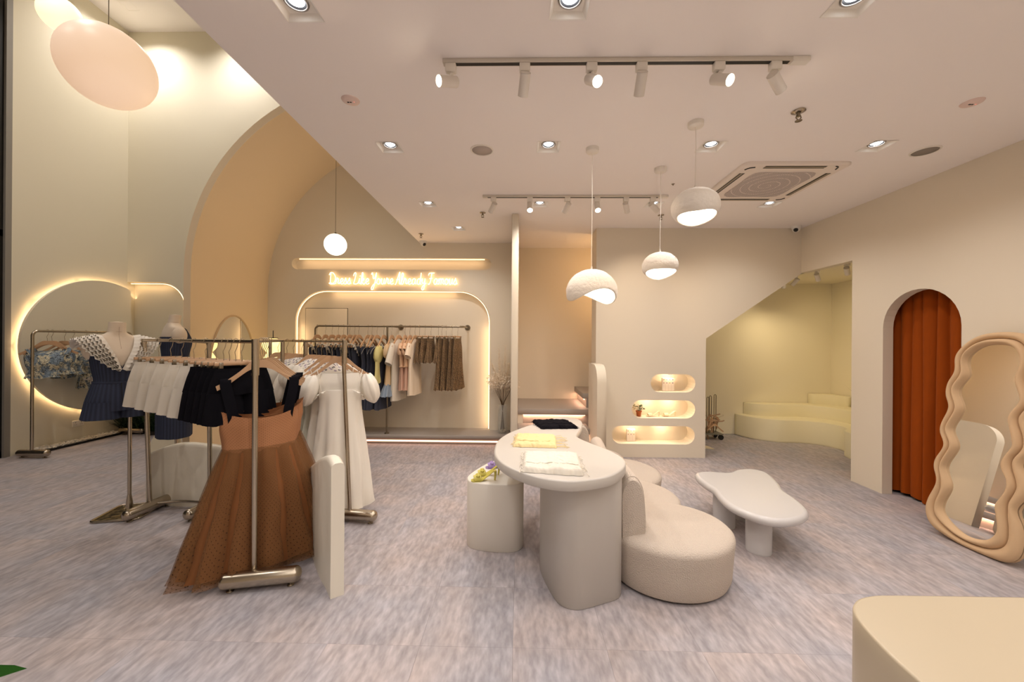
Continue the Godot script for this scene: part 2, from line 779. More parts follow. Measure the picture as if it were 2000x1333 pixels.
	stair_lamp()
	# wall with pill niches and the sloping edge under the stairs
	var np = [Vector2(1.0, 0), Vector2(2.42, 0), Vector2(2.42, 1.55), Vector2(3.64, 2.40), Vector2(3.64, HC), Vector2(1.0, HC)]
	wall_with_holes("wall_niche", np, 0.3, [
		[pill(2.0, 0.965, 0.575, 0.235), -0.05, 0.27], [pill(1.88, 0.627, 0.815, 0.235), -0.05, 0.27], [pill(1.75, 0.29, 1.07, 0.235), -0.05, 0.27]], M.wall, Vector3(0, 0, ZN))
	# right wall with the round-arched opening of the fitting room and the opening to the alcove
	var arch = [Vector2(3.22, -0.01), Vector2(3.90, -0.01)]
	for i in 19:
		var a = PI * i / 18.0
		arch.append(Vector2(3.56 + cos(a) * 0.34, 1.655 + sin(a) * 0.345))
	wall_with_holes("wall_right", [Vector2(-2.6, 0), Vector2(4.26, 0), Vector2(4.26, 2.405), Vector2(5.05, 2.405), Vector2(5.05, HC), Vector2(-2.6, HC)], 0.1, [[arch, -0.05, 0.3]], M.wall, Vector3(XR + 0.1, 0, 0), PI / 2)
	slab("wall_alcove_back", Vector3(1.8, 0, -6.5), Vector3(5.25, HC, -6.37), M.alcove)
	slab("wall_alcove_left", Vector3(1.9, 0, -6.37), Vector3(2.0, 2.45, -5.32), M.alcove)
	slab("wall_alcove_right", Vector3(5.1, 0, -6.5), Vector3(5.25, HC, 2.6), M.alcove)
	slab("wall_alcove_front", Vector3(3.73, 0, -4.26), Vector3(5.1, HC, -4.12), M.alcove)
	var so = st()
	# the underside of the upper flight: level over the alcove, sloping down towards the left
	box(so, Vector3(3.735, 2.47, -6.37), Vector3(5.1, 2.6, -4.26))
	box(so, Vector3(3.55, 2.47, -6.37), Vector3(3.735, 2.6, -5.06))
	for k in [0]:
		var a = Vector3(1.9, 1.19, -6.37); var b = Vector3(1.9, 1.19, -5.32); var c = Vector3(3.6, 2.47, -5.32); var d = Vector3(3.6, 2.47, -6.37)
		var t = Vector3(0, 0.12, 0)
		quad(s2(so), a, b, c, d)
		quad(so, a + t, d + t, c + t, b + t)
	struct("ceiling_alcove", so, M.alcove)
	slab("wall_stair_back", Vector3(-0.1, 0, -6.25), Vector3(1.95, HC, -6.1), M.wall)
	slab("wall_stair_right", Vector3(1.85, 0, -6.12), Vector3(1.95, HC, -5.32), M.wall)
	# behind the camera
	slab("wall_front", Vector3(-6.55, 0, 2.6), Vector3(5.25, HV, 2.75), M.wall)
	# the slab of the upper floor and the wall above its edge
	slab("wall_mezzanine", Vector3(-1.52, HC + 0.12, -6.15), Vector3(-1.4, HV, 2.6), M.wall_void)
	slab("ceiling_void", Vector3(-6.55, HV, -6.3), Vector3(-1.4, HV + 0.15, 2.75), M.ceiling)
	# upright panel at the foot of the stairs, its front top corner rounded
	var o = [Vector2(ZN + 0.02, 0), Vector2(-4.45, 0)]
	for i in 11:
		var a = PI / 2 * i / 10.0
		o.append(Vector2(-4.65 + cos(a) * 0.2, 1.025 + sin(a) * 0.2))
	o.append(Vector2(ZN + 0.02, 1.225))
	var sp = st()
	flat(sp, o, func(p): return Vector3(0.905, p.y, p.x), Vector3(0.107, 0, 0))
	struct("wall_stair", sp, M.wall)


func s2(s):
	return s


func shop_glass():
	var s = st()
	box(s, Vector3(-6.50, 0, -4.66), Vector3(-6.48, HV, 2.6))
	return s


func floor_tiles():
	var f = slab("floor", Vector3(-6.6, -0.12, -6.6), Vector3(5.3, -0.004, 2.75), M.floor)
	var t = 0.457
	var ms = []
	var s = st()
	box(s, Vector3(-t / 2 + 0.0002, -0.004, -t / 2 + 0.0002), Vector3(t / 2 - 0.0002, 0.0, t / 2 - 0.0002), 0.0005)
	var m = mesh_of(s)
	for k in 10:
		var z = -1.876 + t / 2 - k * t
		for i in range(-14, 12):
			var x = -0.02 + t / 2 + i * t
			# the tiles that the camera sees
			var far = -(z - t / 2)
			if x + t / 2 > 1.42 * far + 0.1 or x - t / 2 < -1.48 * far - 0.1 or x < -6.3 or x > 5.0:
				continue
			if z < -5.6 and x < 1.9 and x > -4.0:
				continue
			var o = obj("floor_tile", m, [M.floor, M.floor, M.floor_b, M.floor_c][absi(i * 7 + k * 5 + i * k) % 4], f)
			o.position = Vector3(x, 0, z)


func stairs():
	var s = st()
	var fs = []
	# two steps up to a landing, then a flight that climbs to the right behind the niche wall
	var steps = [[-0.012, 0.905, -4.62, -4.9, 0.197], [-0.012, 0.905, -4.88, -5.18, 0.394], [-0.012, 1.0, -5.15, -6.1, 0.59], [1.0, 1.85, -5.33, -6.1, 0.59]]
	for e in steps:
		box(s, Vector3(e[0], e[4] - 0.075, e[3]), Vector3(e[1], e[4], e[2]), 0.004)
		box(s, Vector3(e[0] + 0.07 if e[4] > 0.5 and e[0] < 0.5 else e[0], 0, e[3]), Vector3(e[1], e[4] - 0.075, e[2] - 0.05))
	for k in 3:
		var x = 0.88 + 0.28 * k
		var y = 0.787 + 0.197 * k
		box(s, Vector3(x, y - 0.075, -6.1), Vector3(1.85, y, -5.3), 0.004)
		box(s, Vector3(x + 0.05, y - 0.197, -6.1), Vector3(1.85, y - 0.075, -5.3))
	slab("trim_4", Vector3(-0.012, 0.0, -5.19), Vector3(0.0585, 0.515, -5.16), M.wall)
	var o = struct("floor_stairs", s, M.tread)
	var l = st()
	for e in steps.slice(0, 3):
		rod(l, Vector3(e[0] + 0.02, e[4] - 0.083, e[2] - 0.035), Vector3(minf(e[1], 0.905) - 0.01, e[4] - 0.083, e[2] - 0.035), 0.006, 6)
	rod(l, Vector3(0.905, 0.70, -6.08), Vector3(0.905, 0.70, -5.3), 0.006, 6)
	obj("light_strip", l, M.led_pink, o)
	for e in steps.slice(0, 3):
		area(o, Vector3(0.45, e[4] - 0.09, e[2] - 0.03), Vector3(0, -1, -0.25), 0.85, 0.012, 0.4, Color(1.0, 0.76, 0.62), Vector3.BACK)
	area(o, Vector3(0.9, 0.69, -5.7), Vector3(-0.3, -1, 0), 0.012, 0.75, 0.3, Color(1.0, 0.76, 0.62), Vector3.BACK)


func stair_lamp():
	var o = thing("stair_lamp", "small warm wall lamp up the stairs, hidden behind the niche wall", "lamp", Vector3(1.35, 2.35, -5.42))
	var s = st()
	lathe(s, [Vector2(0.05, -0.09), Vector2(0.06, 0.0), Vector2(0.05, 0.09)], 24)
	obj("shade", s, glowing(Color(1.0, 0.82, 0.6), 2.0), o)
	s = st()
	box(s, Vector3(-0.03, -0.03, 0.0), Vector3(0.03, 0.03, 0.09), 0.004)
	obj("bracket", s, M.steel_dark, o)
	omni(o, Vector3.ZERO, 0.85, Color(1.0, 0.80, 0.56), 0.05)


# ------------------------------------------------------------------ ceiling

func holed_ceiling(holes):
	var xs = [-1.52, 5.2]
	var zs = [-6.35, 2.65]
	for h in holes:
		xs += [h.x - 0.0825, h.x + 0.0825]
		zs += [h.y - 0.0825, h.y + 0.0825]
	xs.sort()
	zs.sort()
	var s = st()
	for i in xs.size() - 1:
		for j in zs.size() - 1:
			var c = Vector2((xs[i] + xs[i + 1]) / 2, (zs[j] + zs[j + 1]) / 2)
			if xs[i + 1] - xs[i] < 1e-5 or zs[j + 1] - zs[j] < 1e-5:
				continue
			var open = false
			for h in holes:
				if absf(c.x - h.x) < 0.08 and absf(c.y - h.y) < 0.08:
					open = true
			if not open:
				quad(s, Vector3(xs[i], HC, zs[j]), Vector3(xs[i + 1], HC, zs[j]), Vector3(xs[i + 1], HC, zs[j + 1]), Vector3(xs[i], HC, zs[j + 1]))
	box(s, Vector3(-1.52, HC + 0.1, -6.35), Vector3(5.2, HC + 0.2, 2.65))
	for e in [[-1.52, -1.5, -6.35, 2.65], [5.18, 5.2, -6.35, 2.65], [-1.52, 5.2, -6.35, -6.33], [-1.52, 5.2, 2.63, 2.65]]:
		box(s, Vector3(e[0], HC + 0.0015, e[2]), Vector3(e[1], HC + 0.15, e[3]))
	struct("ceiling", s, M.ceiling)


func downlight(label):
	var o = thing("ceiling_downlight", label, "downlight", Vector3.ZERO, 0, "square recessed downlights")
	var s = st()
	var a = 0.0825
	var b = 0.064
	for k in 4:
		var r = Basis(Vector3.UP, PI / 2 * k)
		quad(s, r * Vector3(-a, 0, a), r * Vector3(a, 0, a), r * Vector3(b, 0.022, b), r * Vector3(-b, 0.022, b))
		quad(s, r * Vector3(-a - 0.004, -0.002, a + 0.004), r * Vector3(a + 0.004, -0.002, a + 0.004), r * Vector3(a, 0.0, a), r * Vector3(-a, 0.0, a))
		quad(s, r * Vector3(-a, 0, a), r * Vector3(-a, 0.09, a), r * Vector3(a, 0.09, a), r * Vector3(a, 0, a))
	quad(s, Vector3(-a, 0.09, -a), Vector3(-a, 0.09, a), Vector3(a, 0.09, a), Vector3(a, 0.09, -a))
	obj("frame", s, M.fitting, o)
	s = st()
	ext(s, rrect(0.13, 0.13, 0.002, 2), [[0.0, 0.0218], [0.0, 0.024]], false, false)
	grid(s, 48, 1, func(u, v):
		var a2 = u * TAU
		var q = Vector2(cos(a2), sin(a2))
		return Vector3(q.x, 0, q.y) * lerpf(0.056, 0.064 / maxf(absf(q.x), absf(q.y)), v) + Vector3(0, 0.022, 0), true)
	obj("plate", s, M.fitting, o)
	s = st()
	lathe(s, [Vector2(0.056, 0.05), Vector2(0.056, 0.020), Vector2(0.054, 0.0175), Vector2(0.052, 0.020), Vector2(0.052, 0.05)], 36)
	lathe(s, [Vector2(0.0485, 0.05), Vector2(0.0485, 0.017), Vector2(0.046, 0.0145), Vector2(0.0435, 0.017), Vector2(0.0425, 0.05)], 36)
	obj("gimbal_ring", s, mat("c9c3bb", 0.4), o)
	s = st()
	lathe(s, [Vector2(0.0425, 0.019), Vector2(0.036, 0.026), Vector2(0.036, 0.045), Vector2(0.060, 0.052)], 32)
	obj("baffle", s, M.black, o)
	s = st()
	lathe(s, [Vector2(0.0, 0.012), Vector2(0.02, 0.0145), Vector2(0.0355, 0.025)], 24)
	obj("lamp", s, M.lamp, o)
	spot(o, Vector3(0, -0.01, 0), Vector3.DOWN, E_DOWN, 72, WARM, 0.022, 1.0)
	return o


func ceiling_things():
	var xs = [-1.0, 0.213, 1.44, 2.67]
	var zs = [-1.685, -2.93, -4.16]
	var holes = []
	for z in zs:
		for x in xs:
			holes.append(Vector2(x, z))
	holes.append(Vector2(-0.81, -5.06))
	for z in [-0.44, 0.8, 2.05]:
		for x in xs:
			holes.append(Vector2(x, z))
	holed_ceiling(holes)
	var d0 = downlight("x")
	var first = true
	for h in holes:
		var i = holes.find(h) % 4 if h.y > -5.0 else -1
		if holes.find(h) > 12:
			i = (holes.find(h) - 13) % 4
		var row = "at the picture's top edge" if absf(h.y + 1.685) < 0.01 else "level with the air conditioner" if absf(h.y + 2.93) < 0.01 else "beyond the far light track" if absf(h.y + 4.16) < 0.01 else "above the camera" if h.y < 0 else "just behind the camera" if h.y < 1 else "farthest behind the camera"
		var l = "square recessed downlight nearest the wall with the glowing sign, near the ceiling camera" if i < 0 else "square recessed downlight, %s from left in the row %s" % [ORD[i], row]
		if first:
			d0.position = Vector3(h.x, HC, h.y)
			d0.set_meta("label", l)
			first = false
		else:
			copy(d0, l, Vector3(h.x, HC, h.y), 0)
	# downlights in the high ceiling of the void
	var dv = copy(d0, "square recessed downlight in the high ceiling beside the big globe lamps", Vector3(-5.9, HV, -5.66), 0)
	for b in dv.find_children("beam", "", false, false):
		b.light_energy = E_DOWN * KL * 3.9
	for p in [Vector3(-4.45, HV, -5.62), Vector3(-4.4, HV, -2.6), Vector3(-3.0, HV, -0.6), Vector3(-5.4, HV, -0.6)]:
		var k = copy(d0, "square recessed downlight high in the void, " + ("hidden behind the edge of the lower ceiling" if p.z < -4 else "over the mannequins" if p.z < -2 else "over the shop window" if p.x < -4 else "near the edge of the upper floor"), p, 0)
		for b in k.find_children("beam", "", false, false):
			b.light_energy = E_DOWN * KL * 3.9
	# light tracks with cylinder heads
	track("near", -2.02, -0.411, 1.47, [[-0.37, Vector3(-0.75, -0.35, 0.62), 1], [0.02, Vector3(-0.12, -0.66, -0.72), 0], [0.37, Vector3(0.28, -0.62, 0.75), 1], [0.63, Vector3(0.05, -0.66, -0.72), 0], [1.03, Vector3(0.4, -0.55, 0.75), 1], [1.32, Vector3(0.70, -0.45, -0.45), 0]])
	track("far", -3.9, -0.38, 1.47, [[-0.27, Vector3(-0.45, -0.62, -0.70), 0], [0.10, Vector3(0.0, -0.85, 0.55), 1], [0.48, Vector3(-0.35, -0.55, -0.75), 0], [0.78, Vector3(0.0, -0.85, 0.55), 1], [1.07, Vector3(0.38, -0.62, -0.70), 0], [1.34, Vector3(0.68, -0.42, -0.40), 0]])
	# air-conditioning cassette
	var ac = thing("air_conditioner", "white square ceiling cassette air conditioner with a punched round-swirl grille", "air conditioner", Vector3(2.275, HC, -3.59))
	var s = st()
	ext(s, rrect(0.885, 0.85, 0.06, 5), [[0.02, -0.022], [0.0, -0.012], [0.0, 0.0]], true, false)
	obj("panel", s, mat("efe4da", 0.45), ac)
	s = st()
	var gr = []
	for i in 64:
		var a = TAU * i / 64
		var k = 0.285 / pow(pow(absf(cos(a)), 6) + pow(absf(sin(a)), 6), 1.0 / 6) * (1.0 - 0.05 * absf(cos(2 * a)))
		gr.append(Vector2(cos(a), sin(a)) * k)
	ext(s, gr, [[0.006, -0.030], [0.0, -0.026], [0.0, -0.018]], false, false)
	var poly = PackedVector2Array(gr)
	var t = Geometry2D.triangulate_polygon(poly)
	s.set_smooth_group(-1)
	for k in t:
		s.set_uv(poly[k] / 0.6 + Vector2(0.5, 0.5))
		s.add_vertex(Vector3(poly[k].x, -0.0301, poly[k].y))
	obj("grille", s, M.grille, ac)
	for k in 4:
		s = st()
		box(s, Vector3(-0.25, -0.0235, -0.022), Vector3(0.25, -0.018, 0.022))
		var o = obj("air_slot", s, M.frame_black, ac)
		o.rotation.y = PI / 2 * k
		o.position = Basis(Vector3.UP, PI / 2 * k) * Vector3(0, 0, 0.365)
		s = st()
		box(s, Vector3(-0.25, -0.026, -0.005), Vector3(0.25, -0.022, 0.012), 0.001)
		obj("louvre", s, mat("9d8f7c", 0.5), o)
		s = st()
		tube(s, curve([Vector3(-0.03, -0.0225, 0.0), Vector3(0.01, -0.0225, 0.012), Vector3(0.03, -0.0225, 0.045)], 5), 0.006, 6)
		o = obj("corner_slot", s, M.frame_black, ac)
		o.rotation.y = PI / 2 * k
		o.position = Basis(Vector3.UP, PI / 2 * k) * Vector3(0.355, 0, -0.365)
	# round fittings
	for e in [["ceiling_speaker", "round grey ceiling speaker between the light tracks, left of the pendants", Vector3(-0.298, HC, -2.97), 0.088, "b8aca4"], ["ceiling_speaker", "round dark grey ceiling speaker near the right wall beyond the air conditioner", Vector3(3.1, HC, -3.0), 0.088, "8f867c"]]:
		var o = thing(e[0], e[1], "speaker", e[2], 0, "ceiling speakers")
		s = st()
		lathe(s, [Vector2(0.0, -0.004), Vector2(e[3] - 0.012, -0.005), Vector2(e[3] - 0.011, -0.002)], 32)
		obj("grille", s, mat(e[4], 0.7), o)
		s = st()
		lathe(s, [Vector2(e[3] - 0.011, -0.002), Vector2(e[3] - 0.009, -0.009), Vector2(e[3], -0.006), Vector2(e[3] + 0.002, 0.0)], 32)
		obj("rim", s, M.fitting, o)
	for e in [["pinkish white round smoke alarm in the ceiling left of the near light track", Vector3(-1.05, HC, -2.35)], ["pinkish white round smoke alarm in the ceiling near the right edge", Vector3(2.76, HC, -2.4)]]:
		var o = thing("smoke_alarm", e[0], "smoke alarm", e[1], 0, "smoke alarms")
		s = st()
		lathe(s, [Vector2(0.0, -0.012), Vector2(0.035, -0.011), Vector2(0.05, -0.006), Vector2(0.054, 0.0)], 28)
		obj("cover", s, mat("e6cfc6", 0.5), o)
		s = st()
		box(s, Vector3(-0.02, -0.0145, -0.004), Vector3(-0.008, -0.011, 0.003))
		box(s, Vector3(-0.003, -0.0145, -0.004), Vector3(0.006, -0.011, 0.003))
		obj("sensor_slot", s, M.dark, o)
		s = st()
		blob(s, Vector3(0.022, -0.0115, 0), 0.003, 5)
		obj("status_light", s, glowing(Color(1, 0.3, 0.25), 0.8), o)
	for e in [["chrome fire sprinkler hanging right of the near light track", Vector3(1.77, HC, -2.48), 1.25], ["small dark fire sprinkler left of the far light track", Vector3(-0.43, HC, -4.42), 1.1], ["small fire sprinkler behind the smallest pendant lamp's cord", Vector3(1.64, HC, -4.5), 1.1], ["small fire sprinkler above the ceiling camera near the edge of the void", Vector3(-1.37, HC, -5.3), 1.1]]:
		var o = thing("fire_sprinkler", e[0], "sprinkler", e[1], 0, "fire sprinklers")
		s = st()
		lathe(s, [Vector2(0.028, 0), Vector2(0.032, -0.004), Vector2(0.012, -0.008)], 20)
		obj("escutcheon", s, M.steel, o)
		s = st()
		rod(s, Vector3(0, 0, 0), Vector3(0, -0.03, 0), 0.008, 10)
		tube(s, [Vector3(-0.008, -0.02, 0), Vector3(-0.013, -0.035, 0), Vector3(0, -0.05, 0), Vector3(0.013, -0.035, 0), Vector3(0.008, -0.02, 0)], 0.003, 6)
		obj("nozzle", s, M.steel_dark, o)
		s = st()
		lathe(s, [Vector2(0.0, -0.052), Vector2(0.016, -0.052), Vector2(0.016, -0.050), Vector2(0.0, -0.049)], 14)
		obj("deflector", s, M.steel_dark, o)
		o.scale = Vector3.ONE * e[2]
	for e in [["white dome security camera over the glowing sign at the edge of the void", Vector3(-1.44, HC, -5.7), 0.9], ["white dome security camera in the corner where the niche wall meets the right wall", Vector3(3.5, HC, -4.93), 0.75]]:
		var o = thing("security_camera", e[0], "camera", e[1], e[2] * (1 if e[1].x < 0 else -1), "dome security cameras")
		s = st()
		lathe(s, [Vector2(0.0, -0.075), Vector2(0.022, -0.072), Vector2(0.04, -0.055), Vector2(0.047, -0.03), Vector2(0.05, -0.028), Vector2(0.055, 0.0)], 24)
		obj("dome", s, mat("eae6e0", 0.4), o)
		s = st()
		blob(s, Vector3(0.0, -0.047, 0.022), 0.028, 10)
		obj("lens", s, M.frame_black, o)
	var hk = st()
	lathe(hk, [Vector2(0.0, -0.012), Vector2(0.006, -0.012), Vector2(0.008, -0.004), Vector2(0.016, 0.0)], 12)
	tag(obj("ceiling_hook", hk, M.steel_dark), "tiny dark ceiling hook between two pendant lamps", "hook").position = Vector3(1.43, HC, -3.62)
	pendants()


func track(which, z, x0, x1, heads):
	var t = thing("light_track", "slim pale %s ceiling light track carrying six white spotlights" % which, "light track", Vector3((x0 + x1) / 2, HC, z))
	var s = st()
	var w = (x1 - x0) / 2
	box(s, Vector3(-w, -0.022, -0.018), Vector3(w, 0.0, 0.018), 0.002)
	obj("rail", s, mat("d8d0c4", 0.35, 0.3), t)
	s = st()
	box(s, Vector3(-w + 0.05, -0.0228, -0.011), Vector3(w - 0.08, -0.020, 0.011))
	obj("conductor_slot", s, M.frame_black, t)
	s = st()
	box(s, Vector3(w - 0.07, -0.026, -0.02), Vector3(w + 0.02, -0.001, 0.02), 0.003)
	obj("feed_cap", s, M.fitting, t)
	var i = 0
	for h in heads:
		track_head(h[0], z, h[1].normalized(), h[2], "white cylinder spotlight on the %s track, %s from the left, %s" % [which, ORD[i], "its lit face showing" if h[2] else "aimed away"])
		i += 1


func track_head(x, z, d, lit, label):
	var o = thing("track_spotlight", label, "spotlight", Vector3(x, HC - 0.02, z), 0, "track spotlights")
	var s = st()
	box(s, Vector3(-0.028, -0.045, -0.017), Vector3(0.028, -0.002, 0.017), 0.004)
	obj("adapter", s, M.fitting, o)
	s = st()
	var c = Vector3(0, -0.10, 0.0) + Vector3(d.x, 0, d.z) * 0.02
	rod(s, Vector3(0.005, -0.04, 0), c, 0.006, 8)
	blob(s, Vector3(0.005, -0.055, 0), 0.011, 7)
	obj("stem", s, M.fitting, o)
	s = st()
	var a = c - d * 0.055
	var b = c + d * 0.055
	tube(s, [a, a + d * 0.001, b - d * 0.001, b], 0.0275, 24, false, false)
	tube(s, [a - d * 0.0, a + d * 0.002], 0.0275, 24)
	obj("barrel", s, mat("e9e2d8", 0.45), o)
	s = st()
	tube(s, [b - d * 0.014, b - d * 0.006], 0.0268, 24)
	obj("lamp", s, M.lamp_warm, o)
	if lit:
		spot(o, b + d * 0.006, d, E_TRACK * 0.6, 40, WARMER, 0.025, 0.9)
	else:
		spot(o, b + d * 0.006, d, E_TRACK, 34, WARMER, 0.025, 0.9)


func pendants():
	# shells of an uneven dome with a curved rim; rim(theta) is the polar angle where the shell ends
	var specs = [
		["wide white plaster pendant lamp with a saddle-curved rim, lowest of the three", Vector3(0.551, 1.88, -2.95), Vector3(0.193, 0.172, 0.19), func(a): return 1.80 + 0.27 * cos(2.0 * (a + 0.42)) + 0.05 * cos(a + 0.4), -2.95],
		["small white plaster pendant lamp with a crescent opening, in front of the niche wall", Vector3(1.194, 2.147, -3.29), Vector3(0.147, 0.118, 0.147), func(a): return 2.375 - 0.425 * sin(a) - 0.25 * cos(a) * cos(a), -3.29],
		["white plaster pendant lamp with a teardrop opening, nearest the air conditioner", Vector3(1.178, 2.41, -2.605), Vector3(0.154, 0.122, 0.154), func(a): return 2.43 - 0.40 * sin(a + 0.5) - 0.42 * pow(maxf(0.0, -cos(a)), 2.0), -2.605]]
	for e in specs:
		var c = e[1]
		var o = thing("pendant_lamp", e[0], "pendant lamp", Vector3(c.x, HC, c.z), 0, "plaster pendant lamps")
		var q = c - Vector3(c.x, HC, c.z)
		var shell = func(u, v, k):
			var a = u * TAU
			var ph = e[3].call(a) * v
			var w = 1.0 + 0.02 * fn.get_noise_3d(cos(a) * 1.3, ph * 2, sin(a) * 1.3)
			return q + Vector3(sin(ph) * cos(a) * e[2].x, cos(ph) * e[2].y, sin(ph) * sin(a) * e[2].z) * k * w
		var s = st()
		grid(s, 56, 26, func(u, v): return shell.call(u, v, 1.0), true)
		grid(s, 56, 3, func(u, v): return shell.call(u, 1.0, 1.0).lerp(shell.call(u, 1.0, 0.94), v) + Vector3(0, -0.004 * sin(v * PI), 0), true)
		obj("shade", s, M.plaster, o)
		s = st()
		grid(s, 56, 20, func(u, v): return shell.call(1.0 - u, v, 0.94), true)
		obj("shade_lining", s, M.shell_inside, o)
		s = st()
		blob(s, q + Vector3(0, 0.01, 0), 0.03, 10)
		obj("bulb", s, M.lamp_warm, o)
		omni(o, q + Vector3(0, 0.01, 0), 0.22, WARMER, 0.028)
		s = st()
		lathe(s, [Vector2(0.0, -0.032), Vector2(0.047, -0.030), Vector2(0.05, -0.026), Vector2(0.05, 0.0)], 28)
		obj("canopy", s, M.fitting, o)
		s = st()
		tube(s, curve([Vector3(0, -0.03, 0), Vector3(0.002, q.y * 0.35, 0), Vector3(-0.001, q.y * 0.7, 0), q + Vector3(0, e[2].y, 0)], 6), 0.0022, 6)
		obj("cord", s, M.fitting, o)
		s = st()
		rod(s, q + Vector3(0, e[2].y - 0.006, 0), q + Vector3(0, e[2].y + 0.022, 0), 0.007, 10)
		obj("cord_grip", s, M.fitting, o)
	# glass globes in the void
	for e in [["large peach glowing globe pendant in the upper left of the void", Vector3(-2.74, 3.30, -2.5), 0.248, Color(1.0, 0.81, 0.64), 0.40, 0.8], ["pale yellow globe pendant partly hidden behind the large peach globe", Vector3(-4.85, 4.9, -3.95), 0.17, Color(1.0, 0.88, 0.66), 0.98, 0.8], ["small white globe pendant hanging under the vault, left of the glowing sign", Vector3(-2.42, 2.75, -5.0), 0.14, Color(1.0, 0.95, 0.85), 1.5, 0.8]]:
		var o = thing("globe_lamp", e[0], "pendant lamp", e[1], 0, "globe pendants")
		var s = st()
		blob(s, Vector3.ZERO, e[2], 28)
		obj("globe", s, glowing(e[3], e[4]), o)
		var top = HV if e[1].x < -2.5 else 4.4
		s = st()
		rod(s, Vector3(0, e[2] - 0.01, 0), Vector3(0, top - e[1].y, 0), 0.0025, 6)
		obj("wire", s, M.steel_dark, o)
		s = st()
		rod(s, Vector3(0, e[2] - 0.004, 0), Vector3(0, e[2] + 0.02, 0), 0.012, 12)
		obj("wire_grip", s, M.steel_dark, o)
		omni(o, Vector3.ZERO, 0.3 * e[5], e[3], e[2] * 0.8)

# ------------------------------------------------------------------ on the back walls

const GLYPHS = {
	"D": [0.72, ".12,.02 .12,.98|-.05,.8 .1,1 .4,.95 .66,.6 .6,.2 .3,0 .0,.06 .2,.1 .45,0 .75,.06"],
	"r": [0.42, "0,.1 .1,.45 .13,.56 .17,.44 .3,.45 .28,.1 .43,.04"],
	"e": [0.46, "0,.08 .3,.25 .38,.4 .26,.5 .12,.35 .14,.1 .28,0 .48,.08"],
	"s": [0.42, "0,.06 .18,.45 .22,.54 .24,.4 .33,.16 .22,0 .06,.05 .22,.02 .44,.08"],
	"L": [0.6, ".02,.72 .1,.94 .24,1 .28,.86 .2,.45 .1,.05 .16,.03 .34,0 .58,.1"],
	"i": [0.26, "0,.06 .12,.5 .1,.12 .27,.04|.15,.68 .17,.75"],
	"k": [0.48, "0,.06 .2,.6 .2,.95 .12,1 .08,.8 .07,0 .1,.25 .3,.5 .32,.35 .12,.25 .34,0 .48,.06"],
	"Y": [0.6, "0,.85 .1,1 .2,.7 .25,.5 .4,.55 .55,1 .5,.4 .35,-.3 .2,-.5 .1,-.35 .3,-.05 .6,.15"],
	"o": [0.5, ".25,.5 .1,.4 .08,.12 .25,0 .4,.12 .4,.38 .25,.5 .35,.38 .52,.4"],
	"u": [0.52, "0,.3 .08,.5 .08,.12 .2,0 .34,.15 .38,.5 .38,.1 .52,.04"],
	"A": [0.6, "0,.02 .1,.06 .4,1 .45,.9 .48,.1 .62,.02|.12,.4 .5,.42"],
	"l": [0.3, "0,.06 .2,.5 .24,.9 .15,1 .08,.8 .08,.15 .18,0 .3,.06"],
	"a": [0.56, ".42,.42 .28,.5 .1,.35 .1,.1 .24,0 .4,.15 .43,.48 .43,.1 .57,.04"],
	"d": [0.56, ".42,.38 .28,.5 .1,.35 .1,.1 .24,0 .4,.15 .47,1 .44,.1 .57,.04"],
	"y": [0.54, "0,.3 .08,.5 .08,.2 .2,.08 .34,.2 .38,.5 .34,-.3 .2,-.5 .08,-.36 .25,-.1 .54,.1"],
	"F": [0.56, "0,.8 .1,.98 .62,1|.35,.98 .26,.3 .12,0 0,.06|.12,.5 .44,.55"],
	"m": [0.66, "0,.3 .08,.5 .1,0 .12,.35 .25,.5 .32,.4 .32,0 .34,.35 .47,.5 .54,.4 .54,.08 .67,.04"],
	" ": [0.2, ""],
}


